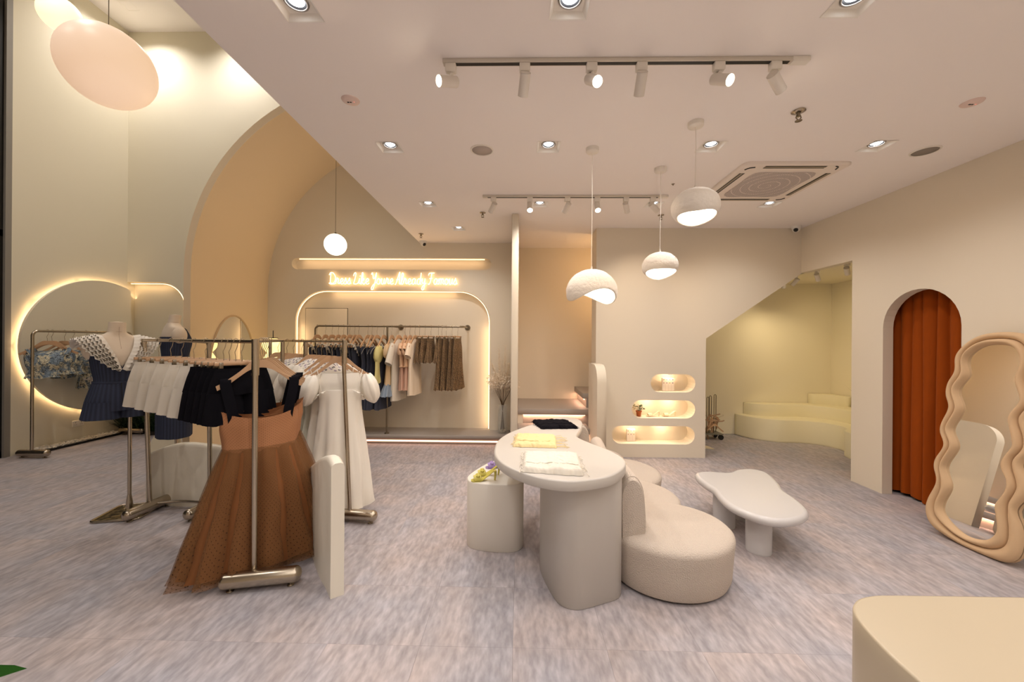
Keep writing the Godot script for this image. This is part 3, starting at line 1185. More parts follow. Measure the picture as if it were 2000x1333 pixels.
func back_wall_things():
	# script sign of bent glowing tubes
	var text = "Dress Like Youre Already Famous"
	var total = 0.0
	for ch in text:
		total += GLYPHS[ch][0]
	var w = 1.945
	var k = w / total
	var h = 0.172
	var sign = thing("neon_sign", "glowing warm white script sign reading Dress Like Youre Already Famous above the lit recess", "sign", Vector3(-2.885, 2.345, ZR + 0.035))
	var x = 0.0
	for ch in text:
		if GLYPHS[ch][1] != "":
			var s = st()
			for stroke in GLYPHS[ch][1].split("|"):
				var pts = []
				for p in stroke.split(" "):
					var q = p.split(",")
					pts.append(Vector3((x + q[0].to_float()) * k + q[1].to_float() * 0.012, q[1].to_float() * h, 0.0))
				tube(s, curve(pts, 5), 0.0048, 6)
			obj("letter", s, glowing(Color(1.0, 0.80, 0.55), 4.0), sign)
		x += GLYPHS[ch][0]
	var cl = st()
	for i in 12:
		rod(cl, Vector3(0.08 + i * 0.165, 0.02, 0), Vector3(0.08 + i * 0.165, 0.02, -0.034), 0.003, 6)
	obj("standoffs", cl, M.steel, sign)
	area(sign, Vector3(w / 2, 0.07, 0.012), Vector3.BACK, w, 0.15, 0.25, Color(1.0, 0.80, 0.55))
	# light strips of the recess and the slot
	var o = thing("light_strip", "warm light strip running round the inside edge of the big recess behind the clothes", "light strip", Vector3.ZERO, 0, "warm light strips")
	var s = st()
	var pts = [Vector3(-3.405, 0.16, ZR - 0.03)]
	for i in 13:
		var a = PI - PI / 2 * i / 12.0
		pts.append(Vector3(-2.94 + cos(a) * 0.465, 1.775 + sin(a) * 0.465, ZR - 0.03))
	for i in 13:
		var a = PI / 2 - PI / 2 * i / 12.0
		pts.append(Vector3(-0.92 + cos(a) * 0.465, 1.775 + sin(a) * 0.465, ZR - 0.03))
	pts.append(Vector3(-0.455, 0.16, ZR - 0.03))
	tube(s, pts, 0.006, 6)
	obj("tube", s, M.led, o)
	area(o, Vector3(-3.39, 0.95, ZR - 0.04), Vector3(1, 0, -0.7), 0.03, 1.55, 0.36, LED)
	area(o, Vector3(-0.47, 0.95, ZR - 0.04), Vector3(-1, 0, -0.7), 0.03, 1.55, 0.36, LED)
	area(o, Vector3(-1.93, 2.23, ZR - 0.04), Vector3(0, -1, -0.7), 1.9, 0.03, 0.42, LED)
	o = thing("light_strip", "warm light strip along the top of the long slot above the glowing sign", "light strip", Vector3.ZERO, 0, "warm light strips")
	s = st()
	rod(s, Vector3(-3.38, 2.735, ZR - 0.035), Vector3(-0.53, 2.735, ZR - 0.035), 0.006, 6)
	obj("tube", s, M.led, o)
	area(o, Vector3(-1.955, 2.725, ZR - 0.045), Vector3(0, -1, -0.5), 2.8, 0.02, 0.35, LED)
	o = thing("light_strip", "pinkish light strip under the edge of the low step below the rail", "light strip", Vector3.ZERO, 0, "warm light strips")
	s = st()
	box(s, Vector3(-3.8, 0.028, -5.559), Vector3(-0.12, 0.048, -5.552))
	obj("tube", s, M.led_pink, o)
	area(o, Vector3(-1.95, 0.038, -5.548), Vector3(0, 0.1, 1), 3.6, 0.02, 0.2, Color(1.0, 0.76, 0.62))
	# big backlit disc on the left wall
	o = thing("wall_disc", "big round backlit cream disc on the left wall behind the patterned tops", "wall panel", Vector3(-6.4, 1.395, -5.715))
	s = st()
	var disc = []
	var halo = []
	for i in 73:
		var a = 0.463 + (TAU - 2 * 0.463) * i / 72.0
		if -cos(a) * 0.97 >= -0.4349:
			disc.append(Vector2(-cos(a) * 0.97, sin(a) * 0.97))
			halo.append(Vector3(0.02, sin(a) * 0.935, -cos(a) * 0.935))
	flat(s, disc, func(p): return Vector3(0.05, p.y, p.x), Vector3(0.035, 0, 0))
	obj("board", s, M.wall_void, o)
	s = st()
	box(s, Vector3(0.0, -0.6, -0.42), Vector3(0.05, 0.6, 0.5))
	obj("backing", s, M.wall_void, o)
	s = st()
	tube(s, halo, 0.007, 6)
	obj("light_strip", s, glowing(LED, 5.0), o)
	for i in 8:
		var a = 0.9 + (TAU - 1.8) * i / 7.0
		area(o, Vector3(0.03, sin(a) * 0.945, -cos(a) * 0.945), Vector3(-0.5, sin(a), -cos(a)), 0.6, 0.02, 0.05, LED, Vector3.LEFT)
	o = thing("light_strip", "warm light strip inside the top of the round-topped recess beside the corner", "light strip", Vector3.ZERO, 0, "warm light strips")
	s = st()
	pts = [Vector3(-6.36, 2.395, -6.175), Vector3(-5.86, 2.395, -6.175)]
	for i in 9:
		var a = PI / 2 - PI / 2 * i / 8.0
		pts.append(Vector3(-5.84 + cos(a) * 0.375, 2.02 + sin(a) * 0.375, -6.175))
	pts.append(Vector3(-5.465, 1.2, -6.175))
	tube(s, pts, 0.006, 6)
	obj("tube", s, M.led, o)
	area(o, Vector3(-6.05, 2.38, -6.19), Vector3(0, -1, -0.4), 0.6, 0.02, 0.14, LED)
	# twin wall socket
	o = thing("wall_socket", "white twin power socket on the left wall under the backlit disc", "socket", Vector3(-6.4, 0.262, -5.46))
	s = st()
	ext(s, rrect(0.146, 0.086, 0.006, 3), [[0.0, 0.0], [0.0, 0.007], [0.003, 0.01]])
	var plate = obj("plate", s, M.fitting, o)
	plate.basis = Basis(Vector3(0, 0, 1), Vector3(1, 0, 0), Vector3(0, 1, 0))
	s = st()
	for i in [-0.035, 0.035]:
		box(s, Vector3(0.0095, 0.008, i - 0.003), Vector3(0.0112, 0.02, i + 0.003))
		box(s, Vector3(0.0095, -0.018, i - 0.014), Vector3(0.0112, -0.013, i - 0.005))
		box(s, Vector3(0.0095, -0.018, i + 0.005), Vector3(0.0112, -0.013, i + 0.014))
	obj("socket_holes", s, M.dark, o)
	# oval mirror in the side of the vault
	o = thing("oval_mirror", "oval mirror in the curved vault wall reflecting the glowing sign", "mirror", Vector3(-3.845, 1.07, -5.10))
	s = st()
	var ov = ellipse(0.40, 0.735, 64)
	flat(s, ov, func(p): return Vector3(0.003, p.y, p.x), Vector3(0.004, 0, 0))
	obj("mirror_glass", s, M.mirror, o)
	s = st()
	var ring = []
	for p in ellipse(0.408, 0.743, 64):
		ring.append(Vector3(0.006, p.y, p.x))
	tube(s, ring, 0.012, 8, true)
	obj("frame", s, mat("d3b792", 0.6), o)
	# stacked paper lantern lamp
	o = thing("lantern_lamp", "glowing pale yellow stacked paper lantern floor lamp with a thin black finial", "lamp", Vector3(-3.37, 0.15, -5.2))
	s = st()
	var prof = []
	for e in [[0.0, 0.55], [0.05, 0.555], [0.10, 0.61], [0.125, 0.67], [0.10, 0.735], [0.065, 0.77], [0.085, 0.80], [0.12, 0.87], [0.085, 0.95], [0.07, 0.98], [0.09, 1.02], [0.115, 1.08], [0.08, 1.15], [0.075, 1.17], [0.115, 1.22], [0.132, 1.27], [0.11, 1.33], [0.05, 1.36], [0.0, 1.365]]:
		prof.append(Vector2(e[0], e[1]))
	var sm = curve(prof, 4)
	lathe(s, sm, 36)
	obj("lantern", s, glowing(Color(1.0, 0.86, 0.52), 1.05), o)
	omni(o, Vector3(0, 1.27, 0), 0.18, Color(1.0, 0.82, 0.46), 0.1)
	omni(o, Vector3(0, 0.87, 0), 0.12, Color(1.0, 0.82, 0.46), 0.1)
	s = st()
	lathe(s, [Vector2(0.0, 1.363), Vector2(0.062, 1.363), Vector2(0.062, 1.371), Vector2(0.006, 1.373), Vector2(0.005, 1.47), Vector2(0.0, 1.472)], 20)
	obj("finial", s, M.frame_black, o)
	s = st()
	rod(s, Vector3(0, 0.0, 0), Vector3(0, 0.56, 0), 0.008, 10)
	lathe(s, [Vector2(0.0, 0.0), Vector2(0.13, 0.0), Vector2(0.13, 0.012), Vector2(0.01, 0.02)], 28)
	obj("stand", s, M.frame_black, o)
	vase_of_plumes()
	niche_things()
	garden()


func vase_of_plumes():
	var at = Vector3(-0.235, 0.15, -5.63)
	var v = thing("glass_vase", "tall clear glass cylinder vase on the step by the stair fin", "vase", at)
	var s = st()
	lathe(s, [Vector2(0.0, 0.0), Vector2(0.062, 0.0), Vector2(0.066, 0.01), Vector2(0.066, 0.42), Vector2(0.063, 0.42), Vector2(0.063, 0.014), Vector2(0.0, 0.014)], 32)
	obj("glass", s, M.glass, v)
	s = st()
	for i in 60:
		var a = rng.randf() * TAU
		var r = sqrt(rng.randf()) * 0.05
		blob(s, Vector3(cos(a) * r, 0.022 + rng.randf() * 0.03, sin(a) * r), 0.009, 4)
	obj("pebbles", s, M.pebble, v).set_meta("kind", "stuff")
	var b = thing("dried_bouquet", "dried bouquet of pale pampas plumes and creamy blooms on dark twigs", "bouquet", at + Vector3(0, 0.02, 0))
	s = st()
	var tips = []
	for i in 11:
		var a = TAU * i / 11 + rng.randf() * 0.3
		var foot = Vector3(cos(a + 2.5) * 0.03, 0.02, sin(a + 2.5) * 0.03)
		var tip = Vector3(cos(a) * 0.14, 0.66 + rng.randf() * 0.08, sin(a) * 0.09)
		tips.append(tip)
		tube(s, curve([foot, Vector3(cos(a) * 0.012, 0.38, sin(a) * 0.012), tip * Vector3(0.6, 0.82, 0.6), tip], 5), func(t): return 0.0042 - 0.0022 * t, 6)
	obj("twigs", s, M.twig, b)
	s = st()
	for t in tips:
		for i in 110:
			var c = t + Vector3(rng.randfn() * 0.045, rng.randfn() * 0.05 + 0.02, rng.randfn() * 0.045)
			var d = Vector3(rng.randfn(), rng.randfn() + 0.5, rng.randfn()).normalized() * 0.022
			var e = d.cross(Vector3(rng.randfn(), rng.randfn(), rng.randfn())).normalized() * 0.012
			quad(s, c, c + d * 0.5 + e, c + d, c + d * 0.5 - e)
	var bm = mat("f6ecdd", 0.9)
	bm.backlight_enabled = true
	bm.backlight = Color(0.75, 0.7, 0.62)
	M.plume.backlight_enabled = true
	M.plume.backlight = Color(0.75, 0.7, 0.62)
	var bl = obj("dried_blooms", s, bm, b)
	bl.set_meta("kind", "stuff")
	s = st()
	for i in 7:
		var a = TAU * i / 7 + 0.4
		var base = Vector3(cos(a) * 0.06, 0.7, sin(a) * 0.04)
		var tip = Vector3(cos(a) * (0.17 if i % 2 else 0.10), 1.0 + 0.13 * (i % 3), sin(a) * 0.10)
		for k in 520:
			var t = rng.randf()
			var c = base.lerp(tip, t)
			var out = Vector3(rng.randfn(), rng.randfn() * 0.4 + 0.9, rng.randfn()).normalized()
			var l = 0.085 * (1.0 - 0.6 * t)
			var e = out.cross(Vector3(rng.randfn(), rng.randfn(), rng.randfn())).normalized() * 0.0011
			tri(s, c - e, c + e, c + out * l)
	obj("plumes", s, M.plume, b).set_meta("kind", "stuff")


func niche_things():
	# small lamps set in the tops of the niches
	var n = 0
	for e in [[2.0, 1.075], [1.72, 0.738], [2.02, 0.738], [1.52, 0.40], [1.93, 0.40]]:
		var o = thing("niche_lamp", "small warm lamp set in the top of the %s pill niche%s" % [["upper", "middle", "middle", "lower", "lower"][n], ["", ", above the potted plant", ", above the shoes", ", above the card", ", over its right half"][n]], "lamp", Vector3(e[0], e[1], ZN - 0.10), 0, "niche lamps")
		var s = st()
		lathe(s, [Vector2(0.016, 0.0), Vector2(0.024, -0.003), Vector2(0.027, 0.004)], 20)
		obj("rim", s, M.steel, o)
		s = st()
		lathe(s, [Vector2(0.0, 0.001), Vector2(0.016, 0.002)], 16)
		obj("lamp", s, M.lamp_warm, o)
		omni(o, Vector3(0, -0.02, 0.0), 0.10, WARMER, 0.012)
		n += 1
	var cards = [["square pale display card with four columns of small round prints, in the upper niche", Vector3(1.985, 0.85, ZN - 0.12), 0.16, 0.17, "card_a"], ["upright pale display card with three columns of small round prints, in the lower niche", Vector3(1.497, 0.174, ZN - 0.12), 0.115, 0.165, "card_b"]]
	for c in cards:
		var o = thing("display_card", c[0], "display card", c[1], 0, "display cards in the niches")
		var s = st()
		box(s, Vector3(-c[2] / 2, 0, -0.03), Vector3(c[2] / 2, c[3], 0), 0.003)
		obj("body", s, mat("e8dccd", 0.7), o)
		s = st()
		quad(s, Vector3(-c[2] / 2 + 0.002, c[3] - 0.003, 0.0008), Vector3(c[2] / 2 - 0.002, c[3] - 0.003, 0.0008), Vector3(c[2] / 2 - 0.002, 0.003, 0.0008), Vector3(-c[2] / 2 + 0.002, 0.003, 0.0008))
		obj("printed_face", s, M[c[4]], o)
	var p = thing("potted_plant", "small leafy green plant in a terracotta pot in the middle niche", "plant", Vector3(1.595, 0.515, ZN - 0.11))
	var s = st()
	lathe(s, [Vector2(0.0, 0.0), Vector2(0.026, 0.0), Vector2(0.034, 0.055), Vector2(0.039, 0.056), Vector2(0.040, 0.072), Vector2(0.035, 0.072), Vector2(0.033, 0.06), Vector2(0.0, 0.06)], 28)
	obj("pot", s, M.terracotta, p)
	s = st()
	for i in 46:
		var a = rng.randf() * TAU
		var up = rng.randf()
		var c = Vector3(cos(a) * 0.06 * sqrt(rng.randf()), 0.08 + up * 0.07, sin(a) * 0.05 * sqrt(rng.randf()))
		var d = Vector3(cos(a), 0.3 + rng.randfn() * 0.4, sin(a)).normalized() * 0.036
		leaf(s, c, d, 0.013)
		if i % 3 == 0:
			rod(s, Vector3(0, 0.06, 0), c, 0.0012, 4)
	obj("leaves", s, M.leaf, p)
	for k in 2:
		var m = mule("cream_mule", "cream high-heeled mule in the middle niche, %s" % ["next to the potted plant", "at the right end of the niche"][k], M.cream_leather, "cream mules")
		m.position = Vector3([1.79, 2.01][k], 0.515, ZN - 0.11 - 0.02 * k)
		m.rotation.y = PI
		m.scale = Vector3.ONE * 0.8


func leaf(s, c, d, w, droop = 0.25):
	# a leaf blade from c along d, half-width w
	var side = d.cross(Vector3.UP).normalized() * w
	var up = side.cross(d).normalized() * w
	s.set_smooth_group(0)
	var prev = []
	for i in 6:
		var t = i / 5.0
		var ww = sin(PI * pow(t, 0.8)) * 1.0
		var m = c + d * t - Vector3(0, d.length() * droop * t * t, 0)
		var row = [m - side * ww + up * 0.35 * ww, m, m + side * ww + up * 0.35 * ww]
		if i > 0:
			for k in 2:
				tri(s, prev[k], prev[k + 1], row[k + 1])
				tri(s, prev[k], row[k + 1], row[k])
		prev = row


func blade(s, c, d, len, w, droop):
	# a strap of grass that bends over
	var dir = d.normalized()
	var p = c
	var side = dir.cross(Vector3.UP).normalized() * w
	if side.length() < w * 0.5:
		side = Vector3(w, 0, 0)
	var prev = [p - side, p + side]
	s.set_smooth_group(0)
	for i in 5:
		dir = (dir + Vector3(0, -droop, 0)).normalized()
		p += dir * len / 5.0
		var k = 1.0 - (i + 1) / 5.0
		var row = [p - side * k, p + side * k]
		tri(s, prev[0], prev[1], row[1])
		tri(s, prev[0], row[1], row[0])
		prev = row


func mule(called, label, m, group, bow = false):
	# toe towards +x at rest, heel at -x; about 0.22 long
	var o = thing(called, label, "shoe", Vector3.ZERO, 0, group)
	var line = curve([Vector3(-0.10, 0.085, 0), Vector3(-0.07, 0.078, 0), Vector3(-0.02, 0.04, 0), Vector3(0.03, 0.010, 0), Vector3(0.08, 0.006, 0), Vector3(0.115, 0.008, 0)], 5)
	var s = st()
	var f = func(u, v, lift):
		var i = v * (line.size() - 1)
		var p = line[int(i)].lerp(line[mini(int(i) + 1, line.size() - 1)], i - int(i))
		var w = 0.022 + 0.016 * smoothstep(0.3, 0.75, v) - 0.018 * smoothstep(0.86, 1.0, v)
		return p + Vector3(0, lift, (u * 2 - 1) * w)
	grid(s, 6, 24, func(u, v): return f.call(u, v, 0.0))
	grid(s, 6, 24, func(u, v): return f.call(1.0 - u, v, -0.006))
	for e in [0.0, 1.0]:
		grid(s, 1, 24, func(u, v): return f.call(e, v, -0.006 * (u if e == 0.0 else 1.0 - u)))
	obj("sole", s, m, o)
	s = st()
	tube(s, [Vector3(-0.092, 0.079, 0), Vector3(-0.094, 0.05, 0), Vector3(-0.088, 0.0, 0)], func(t): return 0.013 - 0.006 * t, 12)
	obj("heel", s, m, o)
	s = st()
	grid(s, 14, 8, func(u, v):
		var a = PI * u
		var x = 0.02 + v * 0.065
		var y = 0.014 - 0.06 * (x - 0.03) + (0.034 + 0.006 * sin(v * PI)) * sin(a)
		return Vector3(x + 0.012 * sin(a), y, -cos(a) * 0.038))
	grid(s, 14, 8, func(u, v):
		var a = PI * (1.0 - u)
		var x = 0.02 + v * 0.065
		var y = 0.011 - 0.06 * (x - 0.03) + (0.033 + 0.006 * sin(v * PI)) * sin(a)
		return Vector3(x + 0.012 * sin(a), y, -cos(a) * 0.036))
	obj("upper_strap", s, m, o)
	if bow:
		s = st()
		for k in [-1, 1]:
			blob(s, Vector3(0.055, 0.047, k * 0.02), 0.02, 9, func(d): return 1.0 - 0.45 * absf(d.y) + 0.1 * sin(d.x * 9))
		blob(s, Vector3(0.055, 0.05, 0), 0.011, 8)
		obj("knot", s, m, o)
	return o


func garden():
	# pebble bed along the left wall, plants in the corner
	var e = st()
	box(e, Vector3(-6.20, 0.0, -6.0), Vector3(-6.185, 0.03, -4.72), 0.002)
	struct("trim_3", e, M.frame_black)
	var s = st()
	blob(s, Vector3.ZERO, 1.0, 5)
	var mm = MultiMesh.new()
	mm.transform_format = MultiMesh.TRANSFORM_3D
	mm.use_colors = true
	mm.mesh = mesh_of(s)
	mm.instance_count = 1300
	for i in 1300:
		var t = Transform3D(Basis(Vector3(rng.randfn(), rng.randfn(), rng.randfn()).normalized(), rng.randf() * TAU).scaled(Vector3(0.016, 0.009, 0.013) * rng.randf_range(0.7, 1.3)), Vector3(rng.randf_range(-6.385, -6.21), 0.012 + rng.randf() * 0.03, rng.randf_range(-6.1, -4.75)))
		mm.set_instance_transform(i, t)
		var v = rng.randf_range(0.45, 0.8)
		mm.set_instance_color(i, Color(v, v * 0.92, v * 0.8))
	var mi = MultiMeshInstance3D.new()
	mi.multimesh = mm
	var pm = mat(Color.WHITE, 0.7)
	pm.vertex_color_use_as_albedo = true
	mi.material_override = pm
	mi.name = "pebbles"
	mi.set_meta("kind", "stuff")
	tag(mi, "pale pebbles in a narrow black-edged bed along the left wall", "pebbles")
	add_child(mi)
	var n = 0
	for p in [Vector3(-6.12, 0.0, -6.0), Vector3(-5.72, 0.0, -5.98), Vector3(-5.3, 0.0, -5.96)]:
		var o = thing("grass_plant", ["dark arching grassy plant in the corner behind the rack's far foot", "dense dark green grassy plant between the mannequins' stands", "dark green grassy plant at the wall beside the vault's edge"][n], "plant", p, 0, "grassy plants in the back corner")
		s = st()
		for i in 420:
			var a = rng.randf() * TAU
			var d = Vector3(cos(a) * rng.randf_range(0.2, 1.0), rng.randf_range(0.7, 1.5), sin(a) * rng.randf_range(0.1, 0.6))
			d.z = absf(d.z) * 0.6
			blade(s, Vector3(rng.randf_range(-0.14, 0.14), 0.02, rng.randf_range(-0.08, 0.05)), d, rng.randf_range(0.4, 0.85), 0.008, rng.randf_range(0.1, 0.4))
		obj("blades", s, [M.leaf_dark, M.leaf, M.leaf_dark][n], o).set_meta("kind", "stuff")
		s = st()
		lathe(s, [Vector2(0.0, 0.0), Vector2(0.15, 0.0), Vector2(0.13, 0.03), Vector2(0.0, 0.05)], 20)
		obj("soil", s, mat("2a221b", 0.95), o)
		n += 1
	# potted plant just outside the lower left corner; two leaves reach into the picture
	var o = thing("rubber_plant", "glossy dark green leaves of a plant reaching in at the lower left corner", "plant", Vector3(-1.605, 0.002, -1.0))
	s = st()
	lathe(s, [Vector2(0.0, 0.0), Vector2(0.12, 0.0), Vector2(0.15, 0.26), Vector2(0.145, 0.26), Vector2(0.13, 0.22), Vector2(0.0, 0.22)], 28)
	obj("pot", s, M.white, o)
	s = st()
	tube(s, curve([Vector3(0, 0.2, 0), Vector3(0.02, 0.4, 0.0), Vector3(0.0, 0.62, 0.0)], 6), 0.008, 8)
	obj("stem", s, M.leaf_dark, o)
	for e2 in [[Vector3(0.03, 0.52, 0.02), Vector3(0.27, 0.125, -0.02)], [Vector3(0.03, 0.50, 0.05), Vector3(0.29, 0.06, 0.03)], [Vector3(0.0, 0.6, 0.0), Vector3(-0.15, 0.14, 0.06)], [Vector3(0.0, 0.6, 0.0), Vector3(-0.02, 0.16, -0.14)], [Vector3(0.0, 0.45, 0.0), Vector3(0.0, 0.05, 0.2)], [Vector3(0.0, 0.4, 0.0), Vector3(-0.2, 0.02, -0.04)]]:
		s = st()
		leaf(s, e2[0], e2[1], 0.045, 0.1)
		obj("leaf", s, M.leaf_shiny, o)

# ------------------------------------------------------------------ furniture

func v2(list):
	var out = []
	for p in list.split(" "):
		var q = p.split(",")
		out.append(Vector2(q[0].to_float(), q[1].to_float()))
	return out


func furniture():
	# long curved display table
	var t = thing("display_table", "long kidney-shaped cream display table on a broad curved plinth, folded tops on it", "table")
	var o = curve(v2("0.386,-3.75 0.52,-3.74 0.585,-3.6 0.551,-3.36 0.469,-3.09 0.463,-2.97 0.534,-2.8 0.635,-2.6 0.668,-2.43 0.626,-2.28 0.518,-2.135 0.378,-2.06 0.239,-2.04 0.079,-2.11 -0.067,-2.27 -0.145,-2.457 -0.165,-2.66 -0.145,-2.893 -0.053,-3.144 0.173,-3.5"), 6, true)
	var s = st()
	ext(s, o, [[0.012, 0.70], [0.004, 0.702], [0.0, 0.708], [0.0, 0.752], [0.004, 0.758], [0.012, 0.76]])
	obj("tabletop", s, M.table, t)
	s = st()
	var b = curve(v2("0.16,-2.62 0.15,-2.5 0.185,-2.333 0.233,-2.198 0.30,-2.15 0.371,-2.152 0.499,-2.205 0.59,-2.25 0.625,-2.33 0.62,-2.45 0.50,-2.75 0.42,-2.82 0.27,-2.82"), 6, true)
	ext(s, b, [[0.004, 0.0], [0.0, 0.004], [0.0, 0.70]])
	obj("plinth", s, M.table, t)
	s = st()
	ext(s, ellipse(0.16, 0.14, 32, Vector2(0.36, -3.5)), [[0.0, 0.0], [0.0, 0.70]])
	obj("plinth", s, M.table, t)
	# low pedestal with shoes
	t = thing("shoe_pedestal", "low white rounded-triangle pedestal carrying mules, left of the display table", "pedestal")
	o = curve(v2("-0.10,-2.715 -0.22,-2.725 -0.33,-2.76 -0.375,-2.83 -0.368,-2.93 -0.29,-3.13 -0.2,-3.27 -0.11,-3.26 -0.02,-3.08 0.035,-2.88 0.035,-2.79 -0.01,-2.73"), 5, true)
	s = st()
	ext(s, o, [[0.004, 0.0], [0.0, 0.004], [0.0, 0.474], [0.002, 0.479], [0.006, 0.48]])
	obj("body", s, M.white, t)
	for e in [[Vector3(-0.245, 0.48, -2.80), "yellow-green leather mule with a knotted strap, front edge of the low pedestal", 0], [Vector3(-0.225, 0.48, -2.91), "yellow-green leather mule with a knotted strap, behind its pair on the low pedestal", 0], [Vector3(-0.165, 0.48, -3.09), "lilac mule at the back of the low pedestal, half hidden by the table", 1], [Vector3(-0.12, 0.48, -3.17), "lilac mule behind the other lilac mule on the low pedestal", 1]]:
		var m = mule("mule", e[1], M.purple_leather if e[2] else M.yellow_leather, "lilac mules" if e[2] else "yellow mules", true)
		m.position = e[0]
		m.rotation.y = PI + 0.15
		m.scale = Vector3.ONE * 0.85
	# folded tops on the table
	folded("folded_top", "white shirred top folded flat at the near end of the display table", Vector3(0.20, 0.76, -2.315), -0.05, 0.34, 0.36, 0.035, M.white_cloth, 1)
	folded("folded_top", "straw yellow shirred top with loose ties in the middle of the display table", Vector3(0.125, 0.76, -2.83), -0.06, 0.30, 0.33, 0.03, mat("e3cd98", 0.85), 2)
	folded("folded_top", "black folded top at the far end of the display table", Vector3(0.30, 0.76, -3.385), 0.12, 0.32, 0.30, 0.035, M.black_cloth, 3)
	sofa()
	# coffee table
	t = thing("coffee_table", "glossy white cloud-shaped coffee table on three thick round legs", "coffee table")
	o = curve(v2("1.60,-3.49 1.72,-3.535 1.889,-3.51 2.02,-3.595 2.16,-3.62 2.255,-3.52 2.19,-3.27 2.12,-3.1 2.10,-2.94 2.063,-2.785 2.0,-2.68 1.896,-2.605 1.766,-2.564 1.661,-2.585 1.579,-2.671 1.527,-2.8 1.53,-2.947 1.56,-3.101 1.55,-3.221 1.555,-3.38"), 5, true)
	s = st()
	var rings = []
	for i in 9:
		var a = -PI / 2 + PI * i / 8
		rings.append([0.03 - 0.03 * cos(a), 0.30 + 0.03 * sin(a)])
	ext(s, o, rings)
	obj("tabletop", s, M.lacquer, t)
	for p in [Vector2(1.735, -2.80), Vector2(1.69, -3.18), Vector2(1.93, -3.31)]:
		s = st()
		ext(s, ellipse(0.083, 0.083, 32, p), [[0.0, 0.008], [0.0, 0.275]])
		ext(s, ellipse(0.08, 0.08, 32, p), [[0.0, 0.0], [0.0, 0.008]])
		obj("leg", s, M.lacquer, t)
	# counter in the near right corner
	t = thing("cash_counter", "cream counter with a rounded corner, cut off by the lower right corner of the picture", "counter")
	o = []
	var cs = [[Vector2(0.835, -0.55), 0], [Vector2(0.835, -0.80), 0], [Vector2(0.842, -0.90), 0], [Vector2(0.868, -1.0), 0], [Vector2(0.91, -1.055), 0], [Vector2(0.975, -1.083), 0], [Vector2(1.08, -1.09), 0], [Vector2(1.5, -1.092), 0], [Vector2(2.0, -1.092), 0], [Vector2(2.16, -1.05), 0], [Vector2(2.2, -0.9), 0], [Vector2(2.2, -0.3), 0], [Vector2(2.1, -0.24), 0], [Vector2(1.5, -0.22), 0], [Vector2(0.95, -0.24), 0], [Vector2(0.85, -0.32), 0]]
	for c in cs:
		o.append(c[0])
	o = curve(o, 5, true)
	s = st()
	ext(s, o, [[0.0, 0.0], [0.0, 0.76]])
	obj("body", s, M.counter, t)
	s = st()
	ext(s, o, [[0.0, 0.76], [0.0, 0.794], [0.002, 0.799], [0.006, 0.80]], false)
	obj("countertop", s, M.counter, t)
	# undulating low partition between the racks
	t = thing("wavy_partition", "low undulating off-white partition that winds between the clothes racks", "partition")
	var path = curve([Vector3(-3.37, 0.45, -3.46), Vector3(-3.2, 0.52, -3.43), Vector3(-2.98, 0.565, -3.41), Vector3(-2.62, 0.53, -3.42), Vector3(-2.3, 0.46, -3.45), Vector3(-1.98, 0.42, -3.28), Vector3(-1.66, 0.48, -2.97), Vector3(-1.46, 0.60, -2.74), Vector3(-1.25, 0.74, -2.46), Vector3(-1.13, 0.795, -2.32), Vector3(-1.05, 0.78, -2.22)], 6)
	s = st()
	var np = path.size()
	var sec = func(i, k):
		var d = path[mini(i + 1, np - 1)] - path[maxi(i - 1, 0)]
		var nrm = Vector3(d.z, 0, -d.x).normalized() * 0.037
		var h = path[i].y
		var base = Vector3(path[i].x, 0, path[i].z)
		return base + [nrm, nrm + Vector3(0, h - 0.03, 0), nrm * 0.85 + Vector3(0, h - 0.01, 0), nrm * 0.4 + Vector3(0, h, 0), -nrm * 0.4 + Vector3(0, h, 0), -nrm * 0.85 + Vector3(0, h - 0.01, 0), -nrm + Vector3(0, h - 0.03, 0), -nrm][k]
	grid(s, 7, np - 1, func(u, v): return sec.call(int(round(v * (np - 1))), int(round(u * 7))))
	for i in [0, np - 1]:
		s.set_smooth_group(-1)
		for k in range(1, 7):
			tri(s, sec.call(i, 0), sec.call(i, k), sec.call(i, k + 1))
	obj("panel", s, M.partition, t)
	t = thing("low_screen", "small pale round-topped screen behind the navy dress on the far mannequin", "partition")
	s = st()
	var sc = v2("-4.53,0 -4.15,0 -4.15,0.44 -4.27,0.43 -4.34,0.405 -4.41,0.35 -4.47,0.265 -4.51,0.16")
	flat(s, sc, func(p): return Vector3(p.x, p.y, -4.66), Vector3(0, 0, 0.06))
	obj("panel", s, M.alcove, t)


